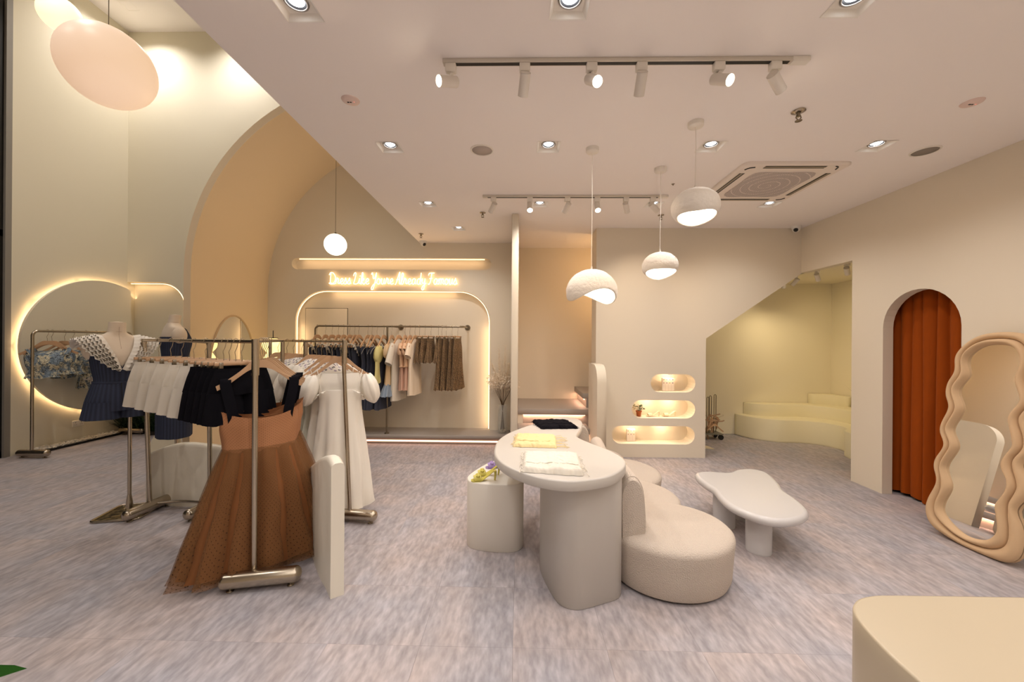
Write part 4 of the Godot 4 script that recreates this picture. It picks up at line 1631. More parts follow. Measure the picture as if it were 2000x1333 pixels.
func folded(called, label, at, turn, w, d, h, m, kind):
	var o = thing(called, label, "folded top", at, turn, "folded tops on the display table")
	var s = st()
	var n = FastNoiseLite.new()
	n.seed = 30 + kind
	n.frequency = 1.0
	var f = func(u, v, top):
		var x = (u - 0.5) * w
		var z = (v - 0.5) * d
		# uneven outline: a neckline bite and crooked hems
		x += 0.016 * n.get_noise_2d(v * 9.0, 3.0) * (1 if u > 0.5 else -1)
		z += 0.014 * n.get_noise_2d(u * 8.0, 9.0) + (0.035 * (u - 0.5) if kind == 1 else 0.0)
		x += (0.03 * v if kind == 3 else 0.0)
		var e = clampf(minf(minf(u, 1 - u) * w, minf(v, 1 - v) * d) / 0.018, 0, 1)
		var y = 0.0015
		if top:
			var pleat = sin((v * 30.0 + 2.0 * n.get_noise_2d(u * 3, v * 4)) * 1.6) * 0.5 + n.get_noise_2d(u * 22, v * 26) if kind < 3 else n.get_noise_2d(u * 7, v * 7)
			y = h * sqrt(e) * (0.72 + 0.16 * pleat + 0.22 * n.get_noise_2d(u * 3.1, v * 3.3)) + 0.002
			if kind == 1 and u > 0.45:
				y += 0.006 * sqrt(e)
		return Vector3(x, y, z)
	grid(s, 44, 44, func(u, v): return f.call(u, v, true))
	grid(s, 44, 44, func(u, v): return f.call(1.0 - u, v, false))
	obj("folded_cloth", s, m, o)
	s = st()
	for i in (34 if kind != 3 else 10):
		var v = rng.randf()
		var left = i % 2 == 0
		var p = f.call(0.0 if left else 1.0, v, false) + Vector3(0, 0.006, 0)
		var dir = -1.0 if left else 1.0
		var l = 0.02 if left else (0.03 if kind != 2 else 0.09)
		var mid = p + Vector3(dir * l * 0.5, 0.003, rng.randfn() * 0.01)
		tube(s, curve([p, mid, p + Vector3(dir * l * rng.randf_range(0.4, 1.0), -0.004, rng.randfn() * 0.02)], 3), 0.0016, 5)
	obj("loose_threads", s, m, o).set_meta("kind", "stuff")
	s = st()
	var line = []
	for i in 19:
		line.append(f.call(0.06 + 0.88 * i / 18.0, 0.72, true) + Vector3(0, 0.001, 0))
	tube(s, line, 0.003, 6)
	obj("seam", s, m, o)
	return o


func sofa():
	var t = thing("cloud_sofa", "cream boucle sofa of round lobes with upright rounded backrests, right of the display table", "sofa")
	var lobes = [[Vector2(0.98, -2.53), 0.385, 0.355, -0.15, 0.33], [Vector2(0.86, -3.03), 0.375, 0.36, 0.1, 0.325], [Vector2(0.93, -3.60), 0.37, 0.37, 0.0, 0.325], [Vector2(0.73, -4.06), 0.36, 0.33, 0.2, 0.325]]
	for e in lobes:
		var o = []
		for i in 48:
			var a = TAU * i / 48
			var p = Vector2(cos(a) * e[1], sin(a) * e[2]).rotated(e[3])
			o.append(e[0] + p)
		var s = st()
		var h = e[4]
		ext(s, o, [[0.045, 0.0], [0.03, 0.018]], true, false)
		obj("plinth", s, M.black, t)
		s = st()
		ext(s, o, [[0.02, 0.018], [0.006, 0.05], [0.0, 0.14], [-0.006, 0.22], [-0.012, h - 0.055], [-0.008, h - 0.035], [0.012, h - 0.018], [0.04, h - 0.007], [0.10, h + 0.002], [0.22, h + 0.008]])
		obj("seat", s, M.boucle, t)
	# backrests: upright rounded slabs, strung along the table side
	for e in [[Vector3(0.70, 0, -2.56), 0.0, 0.42], [Vector3(0.66, 0, -3.18), -0.1, 0.40], [Vector3(0.60, 0, -3.98), 0.15, 0.40]]:
		var s = st()
		var b = Basis(Vector3.UP, e[1])
		var prof = [Vector2(-0.066, 0.16), Vector2(-0.075, 0.52), Vector2(-0.066, 0.61), Vector2(-0.035, 0.665), Vector2(0.0, 0.68), Vector2(0.035, 0.665), Vector2(0.066, 0.61), Vector2(0.08, 0.52), Vector2(0.088, 0.36), Vector2(0.074, 0.16)]
		var pr = curve(prof, 3)
		var np = pr.size() - 1
		var f = func(u, v):
			var p = pr[int(round(u * np))]
			var z = (v - 0.5) * e[2]
			var k = 1.0 - 0.14 * pow(absf(v - 0.5) * 2.0, 8)
			return e[0] + b * Vector3(p.x * k, 0.2 + (p.y - 0.2) * (1.0 - 0.05 * pow(absf(v - 0.5) * 2.0, 8)), z)
		grid(s, np, 18, f)
		for v in [0.0, 1.0]:
			var c = Vector3.ZERO
			for i in np + 1:
				c += f.call(float(i) / np, v) / (np + 1)
			s.set_smooth_group(3)
			for i in np + 1:
				tri(s, c + Vector3(0, 0, 0.012 if v else -0.012), f.call(float(i) / np, v), f.call(float((i + 1) % (np + 1)) / np, v))
		obj("backrest", s, M.boucle, t)
		s = st()
		var seam = []
		for i in np + 1:
			seam.append(f.call(float(i) / np, 0.94) * Vector3(1, 1, 1) + Vector3(0, 0.001, 0))
		tube(s, seam, 0.0028, 5)
		obj("seam_piping", s, M.boucle, t)
	var c = thing("cushion", "pale square cushion standing on the sofa behind the nearest backrest", "cushion", Vector3(0.79, 0.315, -2.98))
	var s = st()
	grid(s, 24, 24, func(u, v): return pillow(u, v, 1))
	grid(s, 24, 24, func(u, v): return pillow(1.0 - u, v, -1))
	obj("cover", s, mat("e3d4bd", 0.9), c)
	c.rotation = Vector3(0.0, 0.25, 0.18)


func pillow(u, v, side):
	var x = u * 2 - 1
	var y = v * 2 - 1
	var k = (1 - pow(absf(x), 3)) * (1 - pow(absf(y), 3))
	var pinch = 1.0 - 0.10 * (1 - absf(x)) * absf(y) - 0.10 * (1 - absf(y)) * absf(x)
	var xx = u if side > 0 else u
	return Vector3(0.06 * sqrt(k) * side, 0.16 + y * 0.16 * pinch, x * 0.16 * pinch * 1.0)

# ------------------------------------------------------------------ racks, hangers and clothes

func cloth(s, secs, k, ph, us = 4.0, vs = 4.0, seg = 56, off = Vector3.ZERO, pw = 1.0, steps = 5):
	# a tube of fabric: secs are Vector4(y, half width, half depth, fold depth) from the top down
	var c = curve(secs, steps)
	var n = c.size() - 1
	var y0 = secs[0].x
	var y1 = secs[secs.size() - 1].x
	grid(s, seg, n, func(u, v):
		var e = c[int(round(v * n))]
		var a = u * TAU
		var ca = cos(a)
		var sa = sin(a)
		if pw != 1.0:
			ca = signf(ca) * pow(absf(ca), pw)
			sa = signf(sa) * pow(absf(sa), pw)
		var f = sin(k * a + ph + 1.4 * fn.get_noise_2d(a * 0.8 + ph, e.x * 1.5)) + 0.4 * sin((k * 2 + 1) * a + ph * 2.0)
		var w = 1.0 + e.w * f
		var dd = e.z * (1.0 + e.w * f * 1.6)
		var hem = 0.0
		if v > 0.98:
			hem = 0.012 * f * e.w * 8.0
		return off + Vector3(ca * e.y * w, e.x + hem, sa * dd + e.w * 0.06 * f), true, us, vs)


func puff(s, c, r, turn, seed_, n = 12):
	var b = Basis(Vector3.BACK, turn)
	grid(s, n * 2, n, func(u, v):
		var d = Vector3(sin(v * PI) * cos(u * TAU), cos(v * PI), sin(v * PI) * sin(u * TAU))
		var k = 1.0 + 0.10 * sin(u * TAU * 7 + seed_ + v * 2.0) * sin(v * PI) + 0.12 * fn.get_noise_3d(d.x * 2 + seed_, d.y * 2, d.z * 2)
		return c + b * (d * r * k), true, 2.0, 2.0)


func band(s, pts, w, th = 0.003, sideways = Vector3.RIGHT):
	# a flat strap that follows pts; w: width
	var n = pts.size()
	var f = func(i, k):
		var t = (pts[mini(i + 1, n - 1)] - pts[maxi(i - 1, 0)]).normalized()
		var side = (sideways - t * sideways.dot(t)).normalized() * w / 2
		var up = side.cross(t).normalized() * th / 2
		return pts[i] + [side + up, -side + up, -side - up, side - up][k]
	grid(s, 4, n - 1, func(u, v): return f.call(int(round(v * (n - 1))), int(round(u * 4)) % 4), true, 1, 1, -1)


func ruffle(s, path, out, w, waves, amp, ph = 0.0):
	# a gathered strip: fixed along path, its free edge waving
	var p = curve(path, 8)
	var n = p.size() - 1
	for back in 2:
		grid(s, n, 3, func(u, v):
			var i = int(round((u if back == 0 else 1.0 - u) * n))
			var q = p[i]
			var d = out.call(float(i) / n)
			var t = (p[mini(i + 1, n)] - p[maxi(i - 1, 0)]).normalized()
			var nn = d.cross(t).normalized()
			var g = float(i) / n
			return q + d * w * v + nn * (amp * v * sin(g * TAU * waves + ph) - 0.002 * back) + t * amp * 0.4 * v * cos(g * TAU * waves + ph))


func hanger(label, at, turn, clip = false, group = "wooden hangers"):
	var key = "clip_hanger" if clip else "wooden_hanger"
	if not M.has(key):
		var o = thing("clothes_hanger", label, "hanger", at, turn, group)
		var s = st()
		tube(s, curve([Vector3(-0.014, -0.012, 0), Vector3(-0.012, 0.004, 0), Vector3(0.0, 0.016, 0), Vector3(0.013, 0.006, 0), Vector3(0.012, -0.02, 0), Vector3(0.006, -0.05, 0), Vector3(-0.004, -0.075, 0), Vector3(0.0, -0.105, 0), Vector3(0.0, -0.14, 0)], 5), 0.0021, 7)
		obj("hook", s, M.steel, o)
		s = st()
		if clip:
			box(s, Vector3(-0.15, -0.158, -0.006), Vector3(0.15, -0.136, 0.006), 0.003)
		else:
			var top = curve([Vector2(0.235, -0.285), Vector2(0.19, -0.258), Vector2(0.12, -0.205), Vector2(0.062, -0.150), Vector2(0.034, -0.132), Vector2(0.0, -0.130), Vector2(-0.034, -0.132), Vector2(-0.062, -0.150), Vector2(-0.12, -0.205), Vector2(-0.19, -0.258), Vector2(-0.235, -0.285)], 5)
			var bot = curve([Vector2(-0.228, -0.312), Vector2(-0.18, -0.285), Vector2(-0.115, -0.232), Vector2(-0.06, -0.192), Vector2(0.0, -0.178), Vector2(0.06, -0.192), Vector2(0.115, -0.232), Vector2(0.18, -0.285), Vector2(0.228, -0.312)], 5)
			flat(s, top + bot, func(p): return Vector3(p.x, p.y, 0.008 + 0.02 * pow(p.x / 0.235, 2)), Vector3(0, 0, -0.014))
		obj("bar" if clip else "arms", s, M.wood_pale, o)
		if clip:
			for x in [-0.115, 0.115]:
				s = st()
				box(s, Vector3(x - 0.011, -0.195, 0.004), Vector3(x + 0.011, -0.137, 0.011), 0.002)
				box(s, Vector3(x - 0.011, -0.195, -0.011), Vector3(x + 0.011, -0.137, -0.004), 0.002)
				obj("clip", s, M.steel_dark, o)
		M[key] = o
		return o
	var c = copy(M[key], label, at, turn)
	c.set_meta("group", group)
	return c


func proto(key, make):
	# the first garment of a kind moves into place, the rest are copies of it
	if not M.has("first " + key):
		M["first " + key] = [make.call(), true]
	return M["first " + key]


func hang(key, make, label, at, turn, group = "", scale_y = 1.0, scale_z = 1.0):
	var p = proto(key, make)
	var o
	if p[1]:
		p[1] = false
		o = p[0]
		o.position = at
		o.rotation.y = turn
		o.set_meta("label", label)
	else:
		o = copy(p[0], label, at, turn)
	if group:
		o.set_meta("group", group)
	# clothes pressed together on a full rail hang flatter
	o.scale = Vector3(1, scale_y, scale_z)
	return o


# -- the kinds of garment; the rail is at y = 0, the hanger ends at about y = -0.28

func make_brown_dress():
	var o = thing("brown_dress", "", "dress", Vector3.ZERO, 0, "brown dotted tulle dresses")
	var s = st()
	var f = func(u, v, k):
		var a = u * TAU
		var y = lerpf(-0.465 + 0.018 * cos(2 * a) - 0.012 * sin(a) * absf(sin(a)) + 0.02 * pow(absf(cos(a)), 6), -0.685 - 0.018 * sin(a) * (1.0 if k > 0.99 else 1.0), v)
		var w = lerpf(0.225, 0.20, v) * k
		var d = lerpf(0.075, 0.095, v) * k
		var wr = 1.0 + 0.035 * fn.get_noise_2d(a * 2.2, v * 2.0) + 0.02 * sin(v * 9 + 3 * cos(a)) * (1 - v)
		return Vector3(cos(a) * w * wr, y, sin(a) * d * wr)
	grid(s, 56, 12, func(u, v): return f.call(u, v, 1.0), true, 60, 13)
	obj("bodice", s, M.dotted, o)
	s = st()
	grid(s, 56, 6, func(u, v): return f.call(1.0 - u, v, 0.97), true)
	for k in 3:
		# the folded edge that shows inside the neckline
		ruffle(s, [Vector3(-0.16, -0.47 - 0.02 * k, -0.05 + 0.02 * k), Vector3(0, -0.50 - 0.015 * k, -0.055 + 0.02 * k), Vector3(0.16, -0.47 - 0.02 * k, -0.05 + 0.02 * k)], func(t): return Vector3(0, 0.9, 0.4), 0.035, 2.5, 0.006, k)
	obj("bodice_lining", s, M.brown_inside, o)
	s = st()
	cloth(s, [Vector4(-0.67, 0.195, 0.09, 0.0), Vector4(-0.8, 0.225, 0.115, 0.04), Vector4(-1.05, 0.29, 0.13, 0.08), Vector4(-1.43, 0.38, 0.13, 0.09)], 10, 0.7, 8, 4)
	obj("skirt", s, M.brown_lining, o)
	s = st()
	cloth(s, [Vector4(-0.675, 0.203, 0.097, 0.01), Vector4(-0.8, 0.238, 0.125, 0.06), Vector4(-1.05, 0.31, 0.145, 0.09), Vector4(-1.455, 0.41, 0.17, 0.13)], 13, 2.0, 100, 34, 84)
	obj("tulle_overlay", s, M.tulle, o)
	for x in [-1, 1]:
		s = st()
		band(s, curve([Vector3(x * 0.145, -0.52, 0.044), Vector3(x * 0.15, -0.47, 0.05), Vector3(x * 0.165, -0.39, 0.046), Vector3(x * 0.185, -0.29, 0.032), Vector3(x * 0.187, -0.249, 0.018), Vector3(x * 0.187, -0.25, -0.012), Vector3(x * 0.18, -0.30, -0.03), Vector3(x * 0.16, -0.42, -0.055), Vector3(x * 0.15, -0.50, -0.068)], 4), 0.058, 0.004)
		obj("strap", s, M.black_cloth, o)
	return o


func make_satin_dress():
	var o = thing("satin_dress", "", "dress", Vector3.ZERO, 0, "white dresses")
	var s = st()
	cloth(s, [Vector4(-0.27, 0.15, 0.03, 0.0), Vector4(-0.34, 0.165, 0.05, 0.01), Vector4(-0.40, 0.165, 0.055, 0.012), Vector4(-0.43, 0.160, 0.06, 0.01)], 5, 0.3)
	obj("back_yoke", s, M.satin, o)
	s = st()
	cloth(s, [Vector4(-0.405, 0.172, 0.075, 0.004), Vector4(-0.425, 0.170, 0.078, 0.006), Vector4(-0.55, 0.165, 0.085, 0.02), Vector4(-0.8, 0.19, 0.10, 0.05), Vector4(-1.1, 0.225, 0.12, 0.08), Vector4(-1.40, 0.255, 0.14, 0.10)], 7, 1.1, 4, 4, 64)
	obj("skirt", s, M.satin, o)
	for x in [-1, 1]:
		s = st()
		puff(s, Vector3(x * 0.235, -0.405, 0.0), Vector3(0.075, 0.135, 0.085), x * 0.28, 3.0 + x)
		obj("puff_sleeve", s, M.satin, o)
		s = st()
		tube(s, curve([Vector3(x * 0.14, -0.41, 0.078), Vector3(x * 0.155, -0.33, 0.06), Vector3(x * 0.175, -0.243, 0.02), Vector3(x * 0.165, -0.33, -0.05), Vector3(x * 0.15, -0.41, -0.07)], 4), 0.0025, 5)
		obj("strap", s, M.satin, o)
		s = st()
		ruffle(s, [Vector3(x * 0.10, -0.408, 0.083), Vector3(x * 0.15, -0.43, 0.07), Vector3(x * 0.175, -0.47, 0.035)], func(t): return Vector3(x * 0.5, -0.4, 0.6).normalized(), 0.03, 3, 0.006)
		obj("ruffle", s, M.satin, o)
	return o


func make_white_dress():
	# short puffed sleeves, embroidered collar
	var o = thing("white_dress", "", "dress", Vector3.ZERO, 0, "white dresses")
	var s = st()
	cloth(s, [Vector4(-0.205, 0.09, 0.03, 0.0), Vector4(-0.25, 0.16, 0.055, 0.0), Vector4(-0.31, 0.20, 0.075, 0.01), Vector4(-0.5, 0.18, 0.085, 0.03), Vector4(-0.62, 0.165, 0.085, 0.04), Vector4(-0.9, 0.205, 0.11, 0.07), Vector4(-1.22, 0.24, 0.135, 0.09)], 7, 0.4)
	obj("body", s, M.grey_white, o)
	for x in [-1, 1]:
		s = st()
		puff(s, Vector3(x * 0.225, -0.36, 0.0), Vector3(0.07, 0.12, 0.08), x * 0.3, 5.0 + x)
		obj("puff_sleeve", s, M.white_cloth, o)
	s = st()
	cloth(s, [Vector4(-0.185, 0.075, 0.028, 0.0), Vector4(-0.215, 0.115, 0.05, 0.02), Vector4(-0.26, 0.175, 0.075, 0.03), Vector4(-0.31, 0.215, 0.088, 0.04)], 9, 0.1, 5, 1)
	obj("embroidered_collar", s, M.embroidered, o)
	return o


func make_shorts(m):
	var o = thing("shorts", "", "shorts", Vector3.ZERO, 0, "shorts")
	var s = st()
	cloth(s, [Vector4(-0.185, 0.145, 0.03, 0.01), Vector4(-0.25, 0.165, 0.05, 0.02), Vector4(-0.34, 0.185, 0.06, 0.03)], 6, 0.2)
	obj("hip", s, m, o)
	s = st()
	cloth(s, [Vector4(-0.175, 0.146, 0.031, 0.008), Vector4(-0.21, 0.151, 0.036, 0.01)], 6, 0.2)
	obj("waistband", s, m, o)
	for x in [-1, 1]:
		s = st()
		cloth(s, [Vector4(-0.325, 0.090, 0.058, 0.02), Vector4(-0.42, 0.103, 0.066, 0.05), Vector4(-0.52, 0.112, 0.072, 0.07)], 5, 0.6 * x, 4, 4, 32, Vector3(x * 0.094, 0, 0))
		obj("leg", s, m, o)
	return o


func make_crop_top(kind):
	var o = thing("patterned_top", "", "top", Vector3.ZERO, 0, "blue and cream patterned tops")
	var s = st()
	var l = [-0.60, -0.56, -0.80][kind]
	cloth(s, [Vector4(-0.275, 0.10, 0.03, 0.0), Vector4(-0.31, 0.19, 0.06, 0.02), Vector4(-0.42, 0.19, 0.10, 0.06), Vector4((l - 0.42) / 2, 0.17, 0.09, 0.08), Vector4(l, 0.195, 0.11, 0.10)], 5, 1.0 + kind, 3, 1)
	obj("body", s, M.floral, o)
	for x in [-1, 1]:
		s = st()
		if kind == 0:
			band(s, curve([Vector3(x * 0.13, -0.33, 0.06), Vector3(x * 0.15, -0.26, 0.03), Vector3(x * 0.155, -0.232, 0.0), Vector3(x * 0.15, -0.27, -0.03), Vector3(x * 0.13, -0.33, -0.06)], 4), 0.045, 0.004)
			obj("strap", s, M.floral, o)
		else:
			puff(s, Vector3(x * 0.22, -0.37, 0.0), Vector3(0.075, 0.11, 0.085), x * 0.3, 1.0 + x)
			obj("puff_sleeve", s, M.floral, o)
	return o


func make_navy_dress(ruffled):
	var o = thing("navy_dress", "", "dress", Vector3.ZERO, 0, "navy dresses on the wall rail")
	var s = st()
	cloth(s, [Vector4(-0.30, 0.17, 0.05, 0.01), Vector4(-0.36, 0.185, 0.075, 0.015), Vector4(-0.55, 0.15, 0.08, 0.02), Vector4(-0.8, 0.20, 0.10, 0.05), Vector4(-1.18, 0.24, 0.13, 0.07)], 6, 0.5)
	obj("body", s, M.navy, o)
	if ruffled:
		s = st()
		for r in 3:
			for x in [-1, 1]:
				ruffle(s, [Vector3(x * 0.05, -0.44 + r * 0.01, 0.075), Vector3(x * (0.12 + 0.02 * r), -0.32, 0.07), Vector3(x * (0.17 + 0.015 * r), -0.255, 0.02), Vector3(x * (0.16 + 0.015 * r), -0.28, -0.04)], func(t): return Vector3(x * 0.75, 0.1 - 0.4 * t, 0.5).normalized(), 0.05, 7, 0.012, r)
		obj("ruffle_collar", s, M.ruffle, o)
	else:
		for x in [-1, 1]:
			s = st()
			tube(s, curve([Vector3(x * 0.13, -0.32, 0.06), Vector3(x * 0.16, -0.245, 0.02), Vector3(x * 0.15, -0.26, -0.02), Vector3(x * 0.13, -0.32, -0.05)], 4), 0.004, 5)
			obj("strap", s, M.navy, o)
			s = st()
			tube(s, curve([Vector3(x * 0.02, -0.30, 0.062), Vector3(x * 0.11, -0.305, 0.072), Vector3(x * 0.165, -0.34, 0.055), Vector3(x * 0.185, -0.40, 0.02)], 5), 0.0035, 5)
			obj("white_piping", s, M.ruffle, o)
	return o


func make_tulle_dress():
	var o = thing("tulle_dress", "", "dress")
	var s = st()
	cloth(s, [Vector4(-0.25, 0.10, 0.03, 0.0), Vector4(-0.31, 0.18, 0.07, 0.02), Vector4(-0.5, 0.16, 0.09, 0.05), Vector4(-0.84, 0.20, 0.13, 0.07)], 8, 0.9)
	obj("body", s, M.beige_tulle, o)
	s = st()
	cloth(s, [Vector4(-0.82, 0.195, 0.12, 0.06), Vector4(-0.9, 0.25, 0.17, 0.09), Vector4(-0.99, 0.29, 0.20, 0.10)], 12, 0.3)
	obj("hem_frill", s, M.blue_tulle, o)
	for x in [-1, 1]:
		s = st()
		puff(s, Vector3(x * 0.21, -0.36, 0.02), Vector3(0.075, 0.10, 0.08), x * 0.3, 2.0 + x)
		obj("puff_sleeve", s, M.beige_tulle, o)
	return o


func make_puff_dress():
	# navy dress with a pale yellow puffed sleeve and cuff
	var o = make_navy_dress(false)
	for x in [-1, 1]:
		var s = st()
		puff(s, Vector3(x * 0.20, -0.40, 0.03), Vector3(0.10, 0.13, 0.10), x * 0.35, 4.0 + x)
		obj("puff_sleeve", s, M.yellow_cloth, o)
		s = st()
		cloth(s, [Vector4(-0.50, 0.05, 0.05, 0.0), Vector4(-0.66, 0.06, 0.05, 0.04), Vector4(-0.74, 0.075, 0.06, 0.10), Vector4(-0.80, 0.08, 0.065, 0.12)], 6, 0.2, 2, 2, 28, Vector3(x * 0.23, 0, 0.03))
		obj("frilled_cuff", s, M.yellow_cloth, o)
	return o


func make_tee(m, l, sl, vest = false):
	var o = thing("cream_outfit", "", "outfit")
	var s = st()
	cloth(s, [Vector4(-0.20, 0.085, 0.03, 0.0), Vector4(-0.25, 0.16, 0.06, 0.0), Vector4(-0.31, 0.20, 0.08, 0.01), Vector4(-0.55, 0.185, 0.09, 0.02), Vector4(l, 0.20, 0.11, 0.05)], 5, 0.5)
	obj("top", s, m, o)
	for x in [-1, 1]:
		s = st()
		tube(s, curve([Vector3(x * 0.16, -0.275, 0), Vector3(x * 0.215, -0.36, 0.01), Vector3(x * (0.215 + 0.11 * sl), -0.36 - 0.22 * sl, 0.02)], 5), func(t): return 0.062 + 0.012 * t, 16, false, false)
		obj("sleeve", s, m, o)
	if vest:
		s = st()
		cloth(s, [Vector4(-0.55, 0.16, 0.085, 0.02), Vector4(-0.7, 0.17, 0.10, 0.05), Vector4(-0.91, 0.19, 0.12, 0.07)], 7, 0.1)
		obj("skirt", s, M.rose_cloth, o)
	return o


func make_skirt(long):
	var o = thing("leopard_skirt", "", "skirt", Vector3.ZERO, 0, "brown spotted skirts")
	var s = st()
	var b = -0.90 if long else -0.52
	cloth(s, [Vector4(-0.20, 0.135, 0.04, 0.02), Vector4(-0.35, 0.165, 0.07, 0.05), Vector4((b - 0.35) / 2, 0.185, 0.09, 0.07), Vector4(b, 0.235 if long else 0.20, 0.12, 0.09)], 7, 0.8, 4, 3 if long else 1.5)
	obj("body", s, M.leopard, o)
	s = st()
	cloth(s, [Vector4(-0.172, 0.132, 0.036, 0.01), Vector4(-0.205, 0.136, 0.041, 0.02)], 7, 0.8)
	obj("waistband", s, M.leopard, o)
	return o


func foot(parent, at, d, len, r):
	# a fat chrome foot bar with round ends on small levelling feet
	var s = st()
	var c = at + Vector3(0, r + 0.018, 0)
	capsule(s, c - d * (len / 2 - r), c + d * (len / 2 - r), r, 24)
	obj("foot_bar", s, M.steel, parent)
	for k in [-1, 1]:
		s = st()
		var p = at + d * k * (len / 2 - r * 1.5)
		lathe(s, [Vector2(0.0, 0.0), Vector2(0.02, 0.0), Vector2(0.02, 0.006), Vector2(0.007, 0.008), Vector2(0.007, 0.03)], 14, p)
		obj("levelling_foot", s, M.steel_dark, parent)


func racks():
	rack_left()
	rack_shorts()
	rack_brown()
	rack_white()
	rail_wall()


func rack_left():
	var x = -6.07
	var t = thing("clothes_rack", "bronze tube clothes rack with a rounded corner, in front of the backlit disc", "clothes rack", Vector3(x, 0, 0))
	var s = st()
	var h = 1.585
	var pts = [Vector3(0, 0.05, -4.68)]
	for i in 7:
		var a = PI / 2 * i / 6.0
		pts.append(Vector3(0, h - 0.06 + sin(a) * 0.06, -4.74 + cos(a) * 0.06))
	for i in 7:
		var a = PI / 2 * i / 6.0
		pts.append(Vector3(0, h - 0.06 + cos(a) * 0.06, -5.84 - sin(a) * 0.06))
	pts.append(Vector3(0, 0.05, -5.90))
	tube(s, pts, 0.016, 12)
	obj("frame", s, M.steel, t)
	foot(t, Vector3(0.02, 0, -4.68), Vector3(1, 0, 0), 0.42, 0.042)
	foot(t, Vector3(0.02, 0, -5.90), Vector3(1, 0, 0), 0.42, 0.042)
	var zs = [-4.83, -4.88, -5.02, -5.12, -5.27, -5.40, -5.55, -5.70]
	var ks = [0, 0, 1, 0, 1, 2, 2, 1]
	for i in 8:
		var at = Vector3(x, h + 0.005, zs[i])
		var tw = [1.1, 0.75, 0.55, 0.85, 0.45, 0.65, 0.4, 0.6][i]
		var nth = ["nearest the rounded post", "second from the rounded post", "third from the rounded post", "fourth from the rounded post", "fifth from the rounded post", "sixth along", "seventh along", "last along"][i]
		hanger("wooden hanger on the left rack, " + nth, at, tw)
		var what = ["blue and cream patterned strappy crop top", "blue and cream patterned puff-sleeved crop top", "long blue and cream patterned puff-sleeved top"][ks[i]]
		hang("crop%d" % ks[i], func(): return make_crop_top(ks[i]), what + " on the left rack, " + nth, at, tw, "", [1.0, 0.94, 1.03, 1.05, 0.93, 1.0, 1.04, 1.0][i])
	for i in 2:
		var o = thing("swing_tag", "white swing tag hanging below the patterned tops, %s" % ["the upper left of two", "the lower right of two"][i], "tag", [Vector3(-6.02, 1.025, -5.24), Vector3(-6.0, 0.965, -5.31)][i], 0.7, "white swing tags")
		var s2_ = st()
		box(s2_, Vector3(-0.032, -0.11, -0.0008), Vector3(0.032, 0.0, 0.0008))
		obj("card", s2_, mat("ece4d8", 0.7), o)
		s2_ = st()
		rod(s2_, Vector3(0, -0.005, 0), Vector3(0, 0.10, 0), 0.0018, 5)
		obj("string", s2_, M.black, o)
		s2_ = st()
		if i == 0:
			box(s2_, Vector3(-0.008, -0.095, 0.0009), Vector3(0.008, -0.078, 0.0014))
		else:
			box(s2_, Vector3(-0.024, -0.095, 0.0009), Vector3(-0.02, -0.02, 0.0014))
			box(s2_, Vector3(-0.004, -0.085, 0.0009), Vector3(0.016, -0.06, 0.0014))
		obj("print", s2_, M.dark, o)


func rack_shorts():
	# rail from the post on the left towards the front post
	var a = Vector3(-3.22, 1.485, -3.235)
	var b = Vector3(-1.68, 1.485, -2.40)
	var d = (b - a).normalized()
	var t = thing("clothes_rack", "bronze tube rack on two posts carrying clipped white and black shorts", "clothes rack")
	var s = st()
	rod(s, a - d * 0.08, b, 0.0125, 12)
	tube(s, [Vector3(-2.68, 1.47, -3.27), a.lerp(b, 0.38)], 0.011, 10)
	obj("top_rail", s, M.steel, t)
	for p in [Vector3(-3.16, 0, -3.24), Vector3(-2.68, 0, -3.27)]:
		s = st()
		tube(s, [p + Vector3(0.02 if p.x > -3 else 0.0, 0.06, 0), Vector3(a.x if p.x < -3 else p.x, 1.475, p.z)], 0.0165, 14)
		tube(s, [Vector3(a.x if p.x < -3 else p.x, 1.45, p.z), Vector3(a.x if p.x < -3 else p.x, 1.495, p.z)], 0.02, 14)
		obj("post", s, M.steel, t)
		foot(t, p + Vector3(0, 0, 0.0), Vector3(-0.08, 0, 1).normalized(), 0.44, 0.043)
	s = st()
	tube(s, curve([Vector3(-3.14, 0.07, -3.27), Vector3(-2.95, 0.075, -3.31), Vector3(-2.7, 0.07, -3.30)], 6), 0.012, 10)
	obj("low_brace", s, M.steel, t)
	var us = [0.18, 0.31, 0.42, 0.535, 0.64, 0.725, 0.785, 0.83, 0.875, 0.92]
	for i in 10:
		var at = a.lerp(b, us[i]) + Vector3(0, 0.004, 0)
		var tw = 1.02 + [0.0, 0.06, -0.05, 0.03, -0.04, 0.05, -0.06, 0.02, 0.05, -0.03][i]
		var nth = ORD[i if i < 5 else i - 5] + " from the left"
		var white = i < 5
		hanger("wooden clip hanger of the %s pair of %s shorts from the left" % [ORD[i if white else i - 5], "white" if white else "black"], at, tw, true, "wooden clip hangers")
		hang("white_shorts" if white else "black_shorts", func(): return make_shorts(M.white_cloth if white else M.black_cloth), "%s shorts clipped to the front rack, %s of five" % ["off-white" if white else "black", nth], at, tw, "off-white shorts" if white else "black shorts")


